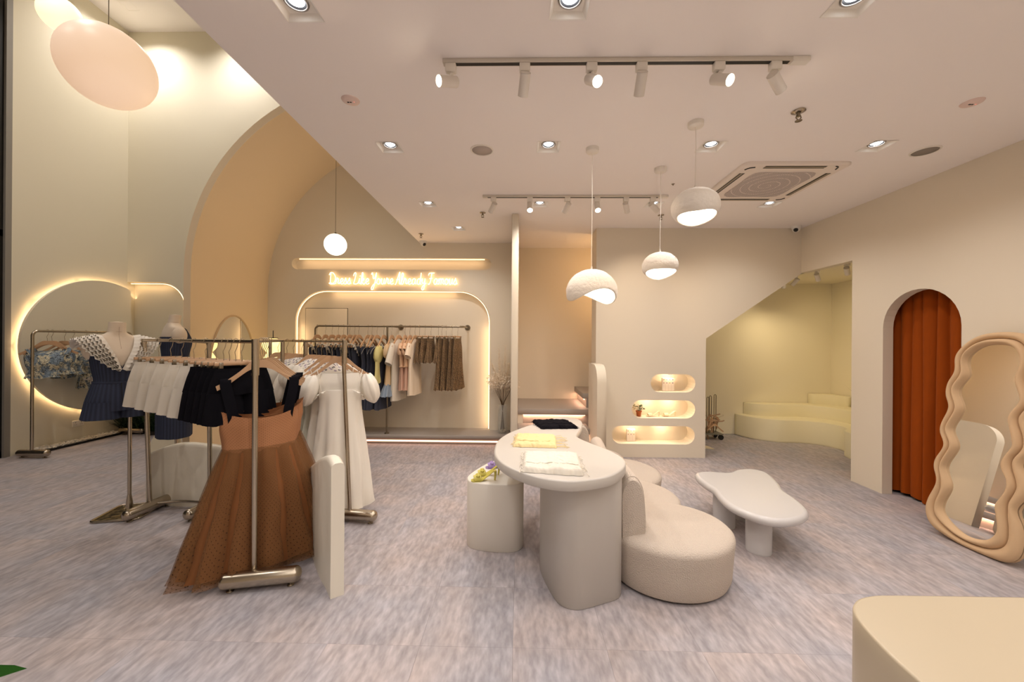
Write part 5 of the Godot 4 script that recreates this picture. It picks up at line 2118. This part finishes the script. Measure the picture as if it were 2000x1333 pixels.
func rack_brown():
	var a = Vector3(-1.605, 1.49, -2.31)
	var b = Vector3(-2.13, 1.49, -3.42)
	var d = (b - a).normalized()
	var t = thing("clothes_rack", "bronze tube rack with the nearest post and fat foot bar, carrying brown tulle dresses", "clothes rack")
	var s = st()
	rod(s, a, b + d * 0.03, 0.0125, 12)
	obj("top_rail", s, M.steel, t)
	s = st()
	rod(s, Vector3(a.x, 0.08, a.z), Vector3(a.x, 1.29, a.z), 0.0165, 16)
	rod(s, Vector3(a.x, 1.28, a.z), Vector3(a.x, 1.50, a.z), 0.021, 16)
	obj("post", s, M.steel, t)
	s = st()
	rod(s, Vector3(b.x, 0.06, b.z), Vector3(b.x, 1.49, b.z), 0.0165, 12)
	obj("post", s, M.steel, t)
	foot(t, Vector3(-1.545, 0, -2.285), Vector3(1, 0, -0.22).normalized(), 0.47, 0.047)
	foot(t, Vector3(b.x, 0, b.z + 0.02), Vector3(1, 0, -0.42).normalized(), 0.34, 0.04)
	var us = [0.15, 0.21, 0.27, 0.34, 0.43]
	for i in 5:
		var at = a.lerp(b, us[i]) + Vector3(0, 0.004, 0)
		var tw = 0.72 + [0.0, -0.2, -0.26, -0.2, -0.3][i]
		var nth = ["in front, beside the nearest post", "second from the front", "third from the front", "fourth from the front", "hindmost of five"][i]
		hanger("pale wooden hanger of the brown tulle dress %s" % nth, at, tw)
		hang("brown", make_brown_dress, "brown dotted tulle dress with black velvet straps, " + nth, at, tw, "", 1.0, 1.0 if i == 0 else 0.6)


func rack_white():
	var a = Vector3(-1.46, 1.485, -3.19)
	var b = Vector3(-2.78, 1.485, -4.24)
	var d = (b - a).normalized()
	var t = thing("clothes_rack", "bronze tube rack carrying white dresses, its leaning post in front of them", "clothes rack")
	var s = st()
	rod(s, a - d * 0.02, b, 0.0125, 12)
	obj("top_rail", s, M.steel, t)
	s = st()
	rod(s, Vector3(-1.385, 0.07, -3.14), Vector3(a.x, 1.31, a.z + 0.015), 0.0165, 14)
	rod(s, Vector3(a.x + 0.003, 1.30, a.z + 0.014), Vector3(a.x, 1.495, a.z), 0.021, 14)
	obj("post", s, M.steel, t)
	s = st()
	rod(s, Vector3(-2.06, 0.07, -3.67), Vector3(-2.06, 1.49, -3.67), 0.02, 12)
	obj("post", s, M.steel, t)
	s = st()
	rod(s, Vector3(b.x, 0.07, b.z), Vector3(b.x, 1.49, b.z), 0.0165, 12)
	obj("post", s, M.steel, t)
	foot(t, Vector3(-1.36, 0, -3.14), Vector3(1, 0, 0.12).normalized(), 0.44, 0.043)
	foot(t, Vector3(-2.06, 0, -3.67), Vector3(0.9, 0, -0.5).normalized(), 0.3, 0.04)
	foot(t, Vector3(b.x, 0, b.z), Vector3(0.9, 0, -0.5).normalized(), 0.4, 0.043)
	var us = [0.04, 0.13, 0.19, 0.25, 0.31, 0.37, 0.50, 0.62, 0.72, 0.86]
	for i in 10:
		var at = a.lerp(b, us[i]) + Vector3(0, 0.004, 0)
		var tw = 0.60 + [-0.22, 0.1, 0.05, 0.12, 0.0, 0.1, 0.02, 0.1, -0.03, 0.05][i]
		var nth = ["in front, behind the leaning post", "second from the front", "third from the front", "fourth from the front", "fifth from the front", "sixth from the front", "seventh from the front", "eighth from the front", "ninth from the front", "at the far end, by the lantern lamp"][i]
		hanger("wooden hanger of the white dress %s" % nth, at, tw)
		if i in [0, 1, 5]:
			hang("satin", make_satin_dress, "white satin dress with puffed sleeves, " + nth, at, tw, "", 1.0, 1.0 if i == 0 else 0.65)
		else:
			hang("white", make_white_dress, "white dress with a flower-embroidered collar, " + nth, at, tw, "", 0.88 if i in [3, 4, 6] else 1.0, 0.65)


func rail_wall():
	var h = 1.70
	var z = -5.52
	var t = thing("clothes_rail", "long bronze clothes rail in the lit recess, fixed to the wall by round flanges", "clothes rail")
	var s = st()
	var pts = [Vector3(-2.96, 0.15, z)]
	for i in 7:
		var a = PI / 2 * i / 6.0
		pts.append(Vector3(-2.90 - cos(a) * 0.06, h - 0.06 + sin(a) * 0.06, z))
	pts.append(Vector3(-0.88, h, z))
	pts += [Vector3(-0.83, h, z - 0.01), Vector3(-0.80, h, z - 0.05), Vector3(-0.795, h, z - 0.12), Vector3(-0.795, h, -5.915)]
	tube(s, pts, 0.0135, 12)
	rod(s, Vector3(-1.83, h, z), Vector3(-1.83, h, -5.915), 0.0135, 12)
	obj("rail_tube", s, M.steel_dark, t)
	s = st()
	rod(s, Vector3(-1.905, 0.155, z), Vector3(-1.905, h, z), 0.0135, 12)
	lathe(s, [Vector2(0.0, 0.15), Vector2(0.035, 0.15), Vector2(0.03, 0.162), Vector2(0.014, 0.165)], 18, Vector3(-1.905, 0, z))
	obj("post", s, M.steel_dark, t)
	for x in [-1.83, -0.795]:
		s = st()
		tube(s, [Vector3(x, h, -5.918), Vector3(x, h, -5.908)], 0.042, 22)
		obj("flange", s, M.steel_dark, t)
	var px = [620.5, 637, 650, 662.5, 673, 685, 695, 703, 721, 729, 739, 752.5, 768, 782, 794.5, 804, 814, 823, 834, 845.5, 860, 867, 875.5, 887, 898]
	for i in 25:
		var x = -2.93 + (px[i] - 620.5) * 0.00737
		var at = Vector3(x, h + 0.004, z)
		var tw = 1.47 + 0.09 * sin(i * 2.3)
		if i < 8:
			hanger("wooden hanger of the %s ruffled navy dress from the left on the wall rail" % ORD[i], at, tw)
			hang("navy_r", func(): return make_navy_dress(true), "navy dress with a white ruffled collar on the wall rail, %s from the left" % ORD[i], at, tw, "", 1.0, 0.5)
		elif i < 11:
			hanger("wooden hanger of the %s strappy navy dress on the wall rail" % ORD[i - 8], at, tw)
			hang("navy_s", func(): return make_navy_dress(false), "strappy navy dress with white piping on the wall rail, %s of three" % ORD[i - 8], at, tw, "", 1.0, 0.5)
		elif i == 11:
			hanger("wooden hanger of the dress with pale yellow puffed sleeves", at, tw)
			hang("navy_p", make_puff_dress, "long navy dress with pale yellow puffed sleeves and frilled cuffs", at, tw, "", 1.0, 0.5)
		elif i == 12:
			hanger("wooden hanger of the beige tulle dress by the rail's middle flange", at, tw)
			hang("tulle", make_tulle_dress, "beige tulle dress with a grey-blue hem frill by the rail's middle flange", at, tw, "", 1.0, 0.5)
		elif i == 13:
			hanger("wooden hanger of the cream eyelet dress with elbow sleeves", at, tw)
			hang("eyelet", func(): return make_tee(M.white_cloth, -1.06, 0.8), "off-white dress with elbow-length sleeves hanging beside the beige tulle dress", at, tw, "", 1.0, 0.5)
		elif i < 16:
			hanger("wooden hanger of the %s peach sleeveless set" % ["left", "right"][i - 14], at, tw)
			hang("vest", func(): return make_tee(M.peach_cloth, -0.58, 0.0, true), "peach vest over a dusty rose skirt, %s of two" % ["left", "right"][i - 14], at, tw, "peach vest sets", 1.0, 0.5)
		elif i == 16:
			hanger("wooden hanger of the cream short-sleeved long top", at, tw)
			hang("tee", func(): return make_tee(M.cream_cloth, -0.98, 0.35), "long cream short-sleeved top beside the spotted skirts", at, tw, "", 1.0, 0.5)
		elif i < 21:
			hanger("clip hanger of the %s short spotted skirt from the left" % ORD[i - 17], at, tw, true, "wooden clip hangers")
			hang("skirt_s", func(): return make_skirt(false), "short brown spotted skirt on the wall rail, %s of four" % ORD[i - 17], at, tw, "", 1.0, 0.5)
		else:
			hanger("clip hanger of the %s long spotted skirt from the left" % ORD[i - 21], at, tw, true, "wooden clip hangers")
			hang("skirt_l", func(): return make_skirt(true), "long brown spotted skirt at the rail's right end, %s of four" % ORD[i - 21], at, tw, "", 1.0, 0.5)

# ------------------------------------------------------------------ mannequins

func torso(secs, y_off = 0.0, grow = 0.0, v0 = 0.0, v1 = 1.0):
	return func(u, v):
		var c = curve_at(secs, lerpf(v0, v1, v))
		var a = u * TAU
		var e = 0.82
		var ca = signf(cos(a)) * pow(absf(cos(a)), e)
		var sa = signf(sin(a)) * pow(absf(sin(a)), e)
		return Vector3(ca * (c.y + grow), c.x + y_off, sa * (c.z + grow) + c.w)


func curve_at(secs, t):
	var f = t * (secs.size() - 1)
	var i = mini(int(f), secs.size() - 2)
	var q = f - i
	var p0 = secs[maxi(i - 1, 0)]
	var p1 = secs[i]
	var p2 = secs[i + 1]
	var p3 = secs[mini(i + 2, secs.size() - 1)]
	return 0.5 * (2.0 * p1 + (p2 - p0) * q + (2.0 * p0 - 5.0 * p1 + 4.0 * p2 - p3) * q * q + (3.0 * p1 - p0 - 3.0 * p2 + p3) * q * q * q)


func mannequin(label, at, turn, lift, shift):
	# a dress form: hips to neck, on a pole with a square plate; front towards +z
	var o = thing("mannequin", label, "mannequin", at, turn, "dress-form mannequins")
	var secs = [Vector4(0.92, 0.13, 0.10, 0), Vector4(0.94, 0.165, 0.125, 0), Vector4(0.98, 0.168, 0.125, -0.005), Vector4(1.12, 0.125, 0.095, 0), Vector4(1.22, 0.138, 0.105, 0.008), Vector4(1.33, 0.155, 0.118, 0.012), Vector4(1.42, 0.168, 0.095, 0), Vector4(1.475, 0.160, 0.072, -0.008), Vector4(1.505, 0.105, 0.060, -0.012), Vector4(1.53, 0.064, 0.055, -0.010), Vector4(1.56, 0.054, 0.052, -0.004), Vector4(1.62, 0.052, 0.051, 0.004)]
	var s = st()
	grid(s, 48, 66, torso(secs, lift), true)
	for e in [0, secs.size() - 1]:
		s.set_smooth_group(-1)
		var f = torso(secs, lift)
		for i in 48:
			tri(s, Vector3(0, secs[e].x + lift + (0.006 if e else 0.0), secs[e].w), f.call(i / 48.0, 0.0 if e == 0 else 1.0), f.call((i + 1) / 48.0, 0.0 if e == 0 else 1.0))
	for x in [-1, 1]:
		blob(s, Vector3(x * 0.155, 1.395 + lift, -0.005), Vector3(0.052, 0.088, 0.068), 12)
	var b = obj("torso", s, M.mannequin, o)
	b.position = shift
	s = st()
	var ring = []
	for i in 32:
		var a = TAU * i / 32
		ring.append(Vector3(cos(a) * 0.0605, 1.54 + lift, sin(a) * 0.0545 - 0.009))
	tube(s, ring, 0.0016, 5, true)
	var mid = []
	for i in 20:
		var p = torso(secs, lift).call(0.25, 0.52 + 0.42 * i / 19.0)
		mid.append(p + Vector3(0, 0, 0.0005))
	tube(s, mid, 0.0012, 5)
	var sm = obj("seam", s, mat("c2ab90", 0.8), o)
	sm.position = shift
	s = st()
	rod(s, Vector3(0, 0.02, 0), Vector3(0, 0.96 + lift, 0), 0.0135, 14)
	obj("pole", s, M.steel, o)
	s = st()
	lathe(s, [Vector2(0.028, 0.012), Vector2(0.022, 0.10), Vector2(0.014, 0.16)], 16)
	obj("pole_collar", s, M.steel, o)
	s = st()
	grid(s, 28, 28, func(u, v):
		var p = Vector2(u - 0.5, v - 0.5) * 0.32
		return Vector3(p.x, 0.010 + 0.004 * fn.get_noise_2d(p.x * 34, p.y * 26), p.y))
	var pl = obj("base_plate", s, mat("8a7d5e", 0.12, 1.0), o)
	pl.rotation.y = 0.75
	s = st()
	var rim = []
	for p in rrect(0.34, 0.34, 0.04, 5):
		rim.append(Vector3(p.x, 0.010, p.y))
	tube(s, rim, 0.010, 8, true)
	obj("base_rim", s, M.steel, o).rotation.y = 0.75
	M.secs = secs
	return o


func mannequins():
	var at = Vector3(-3.335, 0, -3.235)
	var turn = 1.05
	# the body sits a little to the left of its pole
	var shift = Vector3(-0.075, 0, -0.03)
	mannequin("cream dress-form mannequin wearing the navy ruffle-collared playsuit, on a rippled bronze plate", at, turn, 0.015, shift)
	var o = thing("navy_playsuit", "navy linen sleeveless playsuit with a deep V neck edged by tiered white ruffles", "playsuit", at, turn)
	var body = Node3D.new()
	var secs = M.secs
	var s = st()
	# bodice: follows the body, cut to a V in front and to armholes at the sides
	var f = torso(secs, 0.015, 0.013, 0.0, 1.0)
	grid(s, 72, 44, func(u, v):
		var a = u * TAU
		var top = 0.60
		var front = maxf(0.0, sin(a))
		var vneck = 0.385 + 0.35 * absf(cos(a))
		top = lerpf(0.63, vneck, smoothstep(0.0, 0.6, front))
		top = lerpf(top, 0.50, pow(absf(cos(a)), 14))
		return f.call(u, lerpf(0.10, top, v)), true, 6, 4)
	obj("bodice", s, M.linen, o).position = shift
	# shoulder pieces that carry the ruffles
	for x in [-1, 1]:
		s = st()
		band(s, curve([Vector3(x * 0.055, 1.26, 0.130), Vector3(x * 0.095, 1.37, 0.124), Vector3(x * 0.125, 1.45, 0.075), Vector3(x * 0.13, 1.50, 0.0), Vector3(x * 0.12, 1.43, -0.085), Vector3(x * 0.10, 1.33, -0.11)], 5), 0.05, 0.006)
		obj("shoulder", s, M.linen, o).position = shift
		s = st()
		for r in 6:
			var g = -0.012 + r * 0.024
			ruffle(s, [Vector3(x * (0.006 + g * 0.35), 1.245 + g * 0.15, 0.128 + 0.05 * g), Vector3(x * (0.042 + g * 0.8), 1.335 + g * 0.1, 0.140 - 0.2 * g), Vector3(x * (0.080 + g), 1.425, 0.118 - 0.3 * g), Vector3(x * (0.105 + g), 1.505 - g * 0.22, 0.045), Vector3(x * (0.108 + g), 1.515 - g * 0.3, -0.035), Vector3(x * (0.095 + g), 1.44, -0.10)], func(t): return Vector3(x * 0.42, -0.42 + 0.8 * sin(t * PI) * t, 0.95 - 1.1 * t).normalized(), 0.048, 15, 0.010, r * 1.3)
		obj("ruffle", s, M.ruffle, o).position = shift
	s = st()
	cloth(s, [Vector4(1.14, 0.143, 0.113, 0.005), Vector4(1.05, 0.168, 0.135, 0.012), Vector4(0.96, 0.188, 0.15, 0.02), Vector4(0.905, 0.19, 0.152, 0.02)], 6, 0.4, 6, 2, 64)
	obj("hip", s, M.linen, o).position = shift
	for x in [-1, 1]:
		s = st()
		cloth(s, [Vector4(0.98, 0.098, 0.145, 0.01), Vector4(0.92, 0.108, 0.15, 0.02), Vector4(0.84, 0.122, 0.16, 0.03)], 4, 0.3 * x, 4, 2, 40, Vector3(x * 0.088, 0, 0))
		obj("leg", s, M.linen, o).position = shift
	s = st()
	ext(s, ellipse(0.145, 0.116, 48), [[0.0, 1.125], [-0.003, 1.128], [-0.003, 1.142], [0.0, 1.145]], false, false)
	obj("waist_seam", s, M.linen, o).position = shift
	s = st()
	rod(s, Vector3(0.0, 1.13, 0.118), Vector3(0.0, 0.95, 0.152), 0.003, 6)
	obj("zip_line", s, M.black, o).position = shift
	body.free()
	# far mannequin, its back turned
	at = Vector3(-3.76, 0, -4.15)
	turn = PI - 0.55
	mannequin("cream dress-form mannequin seen from behind, wearing the open-backed navy dress", at, turn, 0.14, Vector3(0.06, 0, 0.0))
	o = thing("navy_open_back_dress", "navy linen open-backed dress with a white ruffle down one side, on the far mannequin", "dress", at, turn)
	s = st()
	f = torso(secs, 0.14, 0.012)
	grid(s, 64, 40, func(u, v):
		var a = u * TAU
		var top = 0.50 + 0.14 * smoothstep(0.1, 0.9, sin(a))
		return f.call(u, lerpf(0.1, top, v)), true, 6, 4)
	obj("bodice", s, M.linen, o).position = Vector3(0.06, 0, 0)
	s = st()
	cloth(s, [Vector4(1.27, 0.142, 0.112, 0.005), Vector4(1.12, 0.185, 0.145, 0.01), Vector4(0.9, 0.20, 0.15, 0.02), Vector4(0.65, 0.195, 0.15, 0.03), Vector4(0.42, 0.19, 0.15, 0.03)], 5, 0.3, 6, 5, 64)
	obj("skirt", s, M.linen, o).position = Vector3(0.06, 0, 0)
	s = st()
	for k in 9:
		var y = 0.80 - k * 0.045
		ruffle(s, [Vector3(0.25, y, 0.07), Vector3(0.272, y - 0.008, 0.0), Vector3(0.25, y - 0.016, -0.08)], func(t): return Vector3(0.75, -0.65, 0.0).normalized(), 0.075, 3, 0.009, k)
	obj("side_ruffle", s, M.ruffle, o)
	for x in [-1, 1]:
		s = st()
		tube(s, curve([Vector3(x * 0.10 + 0.06, 1.46, 0.12), Vector3(x * 0.115 + 0.06, 1.60, 0.07), Vector3(x * 0.11 + 0.06, 1.635, 0.0), Vector3(x * 0.07 + 0.06, 1.56, -0.085), Vector3(x * 0.01 + 0.06, 1.43, -0.105)], 5), 0.0028, 5)
		obj("strap", s, M.mannequin, o)
	s = st()
	ruffle(s, [Vector3(-0.07, 1.445, -0.118), Vector3(0.06, 1.44, -0.13), Vector3(0.19, 1.445, -0.118)], func(t): return Vector3(0, 1, -0.1), 0.012, 2, 0.002)
	obj("back_trim", s, M.linen, o)


# ------------------------------------------------------------------ right-hand side

func right_things():
	# velvet curtain of the fitting room
	var c = thing("curtain", "rust orange velvet curtain in deep folds filling the arched fitting-room opening", "curtain")
	var s = st()
	var fold = func(t):
		# rounded pleats
		var w = fmod(t * 9.0, 1.0)
		return 0.05 * pow(sin(w * PI), 0.6) + 0.008 * sin(t * 40.0)
	for side in 2:
		grid(s, 180, 8, func(u, v):
			var t = u if side == 0 else 1.0 - u
			var z = -4.02 + 0.98 * t
			return Vector3(XR + 0.20 - fold.call(t) * (0.85 + 0.15 * v) + 0.006 * side, 2.2 - 2.185 * v + (0.02 * sin(t * 9.0) if v > 0.99 else 0.0), z + 0.006 * sin(v * 5 + t * 30)))
	obj("drape", s, M.velvet, c)
	s = st()
	rod(s, Vector3(XR + 0.18, 2.2, -4.1), Vector3(XR + 0.18, 2.2, -3.0), 0.012, 10)
	obj("rod", s, M.steel_dark, c)
	wavy_mirror()
	bench()
	alcove_things()


func wavy_mirror():
	var o = thing("wavy_mirror", "tall leaning floor mirror in a double-padded wavy tan suede frame", "mirror", Vector3(3.32, 0, -2.85))
	o.basis = Basis(Vector3.UP, deg_to_rad(2.5)) * Basis(Vector3.BACK, -deg_to_rad(8.5))
	# contours in the plane of the mirror: (along the floor, up the mirror)
	var outer = v2("0.022,1.606 -0.090,1.600 -0.174,1.567 -0.246,1.495 -0.284,1.412 -0.274,1.298 -0.307,1.195 -0.310,1.103 -0.278,1.0 -0.309,0.867 -0.308,0.794 -0.271,0.695 -0.315,0.571 -0.314,0.498 -0.278,0.393 -0.325,0.246 -0.328,0.138 -0.268,0.048 -0.117,0.008 0.027,0.0 0.16,0.01 0.228,0.06 0.25,0.15 0.238,0.27 0.195,0.38 0.24,0.50 0.235,0.59 0.19,0.69 0.24,0.80 0.235,0.89 0.195,1.0 0.24,1.11 0.235,1.19 0.2,1.29 0.215,1.41 0.175,1.52 0.11,1.585")
	var inner = v2("-0.007,1.511 -0.090,1.506 -0.151,1.475 -0.199,1.417 -0.205,1.360 -0.180,1.270 -0.227,1.172 -0.228,1.115 -0.185,1.005 -0.228,0.870 -0.228,0.813 -0.183,0.708 -0.235,0.567 -0.234,0.510 -0.184,0.399 -0.222,0.256 -0.207,0.18 -0.118,0.107 -0.026,0.085 0.07,0.116 0.117,0.203 0.102,0.303 0.086,0.38 0.130,0.485 0.127,0.568 0.082,0.661 0.127,0.79 0.120,0.857 0.088,0.99 0.130,1.10 0.128,1.15 0.092,1.26 0.11,1.37 0.09,1.45 0.05,1.495")
	# the same way round, so that the two can be matched point by point
	var co = curve(outer, 6, true)
	var ci = curve(inner, 6, true)
	# resample both to matched points by arc length
	co = resample(co, 220)
	ci = resample(ci, 220)
	var s = st()
	flat(s, ci, func(p): return Vector3(-0.012, p.y, p.x), Vector3(0.006, 0, 0))
	obj("mirror_glass", s, M.mirror, o)
	s = st()
	flat(s, resample(co, 120), func(p): return Vector3(0.0, p.y, p.x), Vector3(0.02, 0, 0))
	obj("backboard", s, M.suede, o)
	# two padded rolls between the contours
	for k in 2:
		s = st()
		grid(s, 220, 14, func(u, v):
			var i = int(round(u * 220)) % 220
			var p = ci[i]
			var q = co[i]
			var lo = 0.0 if k == 0 else 0.46
			var hi = 0.48 if k == 0 else 1.0
			var m = p.lerp(q, lerpf(lo, hi, v))
			var h = sin(v * PI)
			return Vector3(-0.010 - (0.042 if k == 0 else 0.034) * pow(maxf(h, 0.0), 0.55), m.y, m.x), true)
		obj("padded_roll", s, M.suede, o)


func resample(c, n):
	var total = 0.0
	var m = c.size()
	for i in m:
		total += c[i].distance_to(c[(i + 1) % m])
	var out = []
	var step = total / n
	var want = 0.0
	var run = 0.0
	for i in m:
		var l = c[i].distance_to(c[(i + 1) % m])
		while want < run + l - 1e-6 and out.size() < n:
			out.append(c[i].lerp(c[(i + 1) % m], (want - run) / maxf(l, 1e-9)))
			want += step
		run += l
	while out.size() < n:
		out.append(c[m - 1])
	return out


func bench():
	var t = thing("stepped_bench", "pale yellow curved stepped seating platform in the alcove, three tiers", "bench")
	var m = mat("efe6c4", 0.6)
	var back = "5.08,-6.36 3.53,-6.36"
	var s = st()
	var o = curve(v2("3.54,-6.30 3.66,-6.05 3.90,-5.86 4.24,-5.82 4.44,-5.70 4.52,-5.52 4.50,-5.36 4.42,-5.27"), 6)
	o += curve(v2("4.40,-5.26 4.33,-5.18 4.30,-5.06 4.33,-4.90 4.45,-4.80 4.62,-4.78"), 5)
	o += v2("5.08,-4.78 5.08,-6.36 3.54,-6.36")
	ext(s, o, [[0.006, 0.0], [0.006, 0.012]], true, false)
	ext(s, o, [[0.0, 0.012], [0.0, 0.328], [0.006, 0.336]])
	obj("lower_tier", s, m, t)
	s = st()
	o = curve(v2("3.68,-6.36 3.74,-6.24 3.86,-6.16 4.08,-6.13 4.40,-6.14 4.60,-6.06 4.74,-5.88 4.78,-5.66 4.74,-5.45"), 6)
	o += v2("4.76,-5.30 5.08,-5.30 5.08,-6.36")
	ext(s, o, [[0.0, 0.33], [0.0, 0.515], [0.006, 0.523]], false)
	obj("middle_tier", s, m, t)
	s = st()
	o = curve(v2("4.72,-6.36 4.74,-6.27 4.86,-6.22 4.98,-6.12 5.02,-5.98"), 6)
	o += v2("5.08,-5.96 5.08,-6.36")
	ext(s, o, [[0.0, 0.52], [0.0, 0.67], [0.006, 0.678]], false)
	obj("upper_tier", s, m, t)


func alcove_things():
	var o = thing("spiky_plant", "spiky grass plant standing behind the alcove's wall corner", "plant", Vector3(4.72, 0.34, -5.05))
	var s = st()
	for i in 90:
		var a = rng.randf() * TAU
		var lean = rng.randf_range(0.15, 1.0)
		blade(s, Vector3(rng.randfn() * 0.03, 0.16, rng.randfn() * 0.03), Vector3(cos(a) * lean, 1.0, sin(a) * lean), rng.randf_range(0.35, 0.62), 0.004, 0.06)
	obj("blades", s, mat("4c5b2e", 0.6), o).set_meta("kind", "stuff")
	s = st()
	lathe(s, [Vector2(0.0, 0.0), Vector2(0.07, 0.0), Vector2(0.09, 0.16), Vector2(0.085, 0.16), Vector2(0.075, 0.14), Vector2(0.0, 0.14)], 24)
	obj("pot", s, M.white, o)
	# track with four heads along the opening
	var t = thing("light_track", "short pale ceiling light track inside the alcove opening", "light track", Vector3(3.86, 2.47, -5.0))
	s = st()
	box(s, Vector3(-0.018, -0.022, -0.75), Vector3(0.018, 0.0, 0.72), 0.002)
	obj("rail", s, mat("d8d0c4", 0.35, 0.3), t)
	s = st()
	box(s, Vector3(-0.011, -0.0228, -0.7), Vector3(0.011, -0.020, 0.68))
	obj("conductor_slot", s, M.frame_black, t)
	var i = 0
	for e in [[-4.60, Vector3(0.75, -0.75, -0.7)], [-5.05, Vector3(0.6, -0.7, -0.5)], [-5.45, Vector3(-0.3, -0.75, -0.6)], [-5.68, Vector3(0.2, -0.8, -0.35)]]:
		var d = e[1].normalized()
		var h = thing("track_spotlight", "white cylinder spotlight on the alcove track, %s from the right" % ORD[i], "spotlight", Vector3(3.86, 2.45, e[0]), 0, "alcove track spotlights")
		s = st()
		box(s, Vector3(-0.017, -0.04, -0.028), Vector3(0.017, -0.002, 0.028), 0.004)
		obj("adapter", s, M.fitting, h)
		s = st()
		var c = Vector3(0, -0.095, 0)
		rod(s, Vector3(0, -0.035, 0), c, 0.006, 8)
		obj("stem", s, M.fitting, h)
		s = st()
		tube(s, [c - d * 0.055, c + d * 0.055], 0.0275, 24, false, false)
		tube(s, [c - d * 0.055, c - d * 0.053], 0.0275, 24)
		obj("barrel", s, mat("e9e2d8", 0.45), h)
		s = st()
		tube(s, [c + d * 0.040, c + d * 0.048], 0.0268, 24)
		obj("lamp", s, M.lamp_warm, h)
		spot(h, c + d * 0.062, d, E_TRACK * 0.7, 48, Color(1.0, 0.90, 0.72), 0.025, 0.9)
		i += 1
	# trolley of spare hangers
	var tr = thing("hanger_trolley", "low wheeled wire trolley heaped with wooden hangers, half hidden by the niche wall", "trolley", Vector3(2.96, 0, -6.02))
	s = st()
	box(s, Vector3(-0.28, 0.085, -0.14), Vector3(0.17, 0.10, 0.10), 0.004)
	obj("tray", s, mat("8c8b80", 0.4, 0.6), tr)
	for e in [[0.02, 0.66], [-0.02, 0.64], [0.09, 0.68], [-0.12, 0.67]]:
		s = st()
		var pts = [Vector3(e[0] - 0.028, 0.1, 0.02)]
		for k in 9:
			var a = PI - PI * k / 8.0
			pts.append(Vector3(e[0] + cos(a) * 0.028, e[1] + sin(a) * 0.04 - 0.03, 0.02 - 0.05 * float(k) / 8))
		pts.append(Vector3(e[0] + 0.028, 0.1, -0.03))
		tube(s, pts, 0.0055, 8)
		obj("hoop", s, M.steel_dark, tr)
	for p in [Vector3(0.15, 0.04, 0.06), Vector3(0.14, 0.04, -0.10), Vector3(-0.25, 0.04, 0.06)]:
		s = st()
		tube(s, [p - Vector3(0, 0, 0.014), p + Vector3(0, 0, 0.014)], 0.038, 20)
		rod(s, p, p + Vector3(0, 0.06, 0), 0.008, 8)
		obj("wheel", s, M.frame_black, tr)
	for k in 9:
		var turn_ = Basis.from_euler(Vector3(0.3 * sin(k * 1.9), 0.5 * sin(k * 1.3), 1.1 * cos(k * 2.3)))
		var c2 = hanger("spare wooden hanger heaped on the alcove trolley, %s" % ["on top of the heap", "leaning upright", "second in the heap", "third in the heap", "fourth in the heap", "fifth in the heap", "sixth in the heap", "at the tray's rim", "at the bottom"][k], Vector3.ZERO, 0.0, false, "spare hangers on the trolley")
		c2.basis = turn_.scaled(Vector3.ONE * 0.62)
		c2.position = Vector3(2.96 + 0.03 * (k % 4), 0.15 + 0.022 * k, -6.03 + 0.03 * (k % 3)) - c2.basis * Vector3(0, -0.21, 0)
	s = st()
	flat(s, v2("2.45,-5.50 2.74,-5.42 2.72,-5.56 2.60,-5.74 2.45,-5.74"), func(p): return Vector3(p.x, 0.012, p.y), Vector3(0, -0.012, 0))
	var f = obj("floor_board", s, mat("e2d3b4", 0.7))
	tag(f, "pale flat board lying on the floor at the end of the niche wall", "board")


func small_things():
	pass
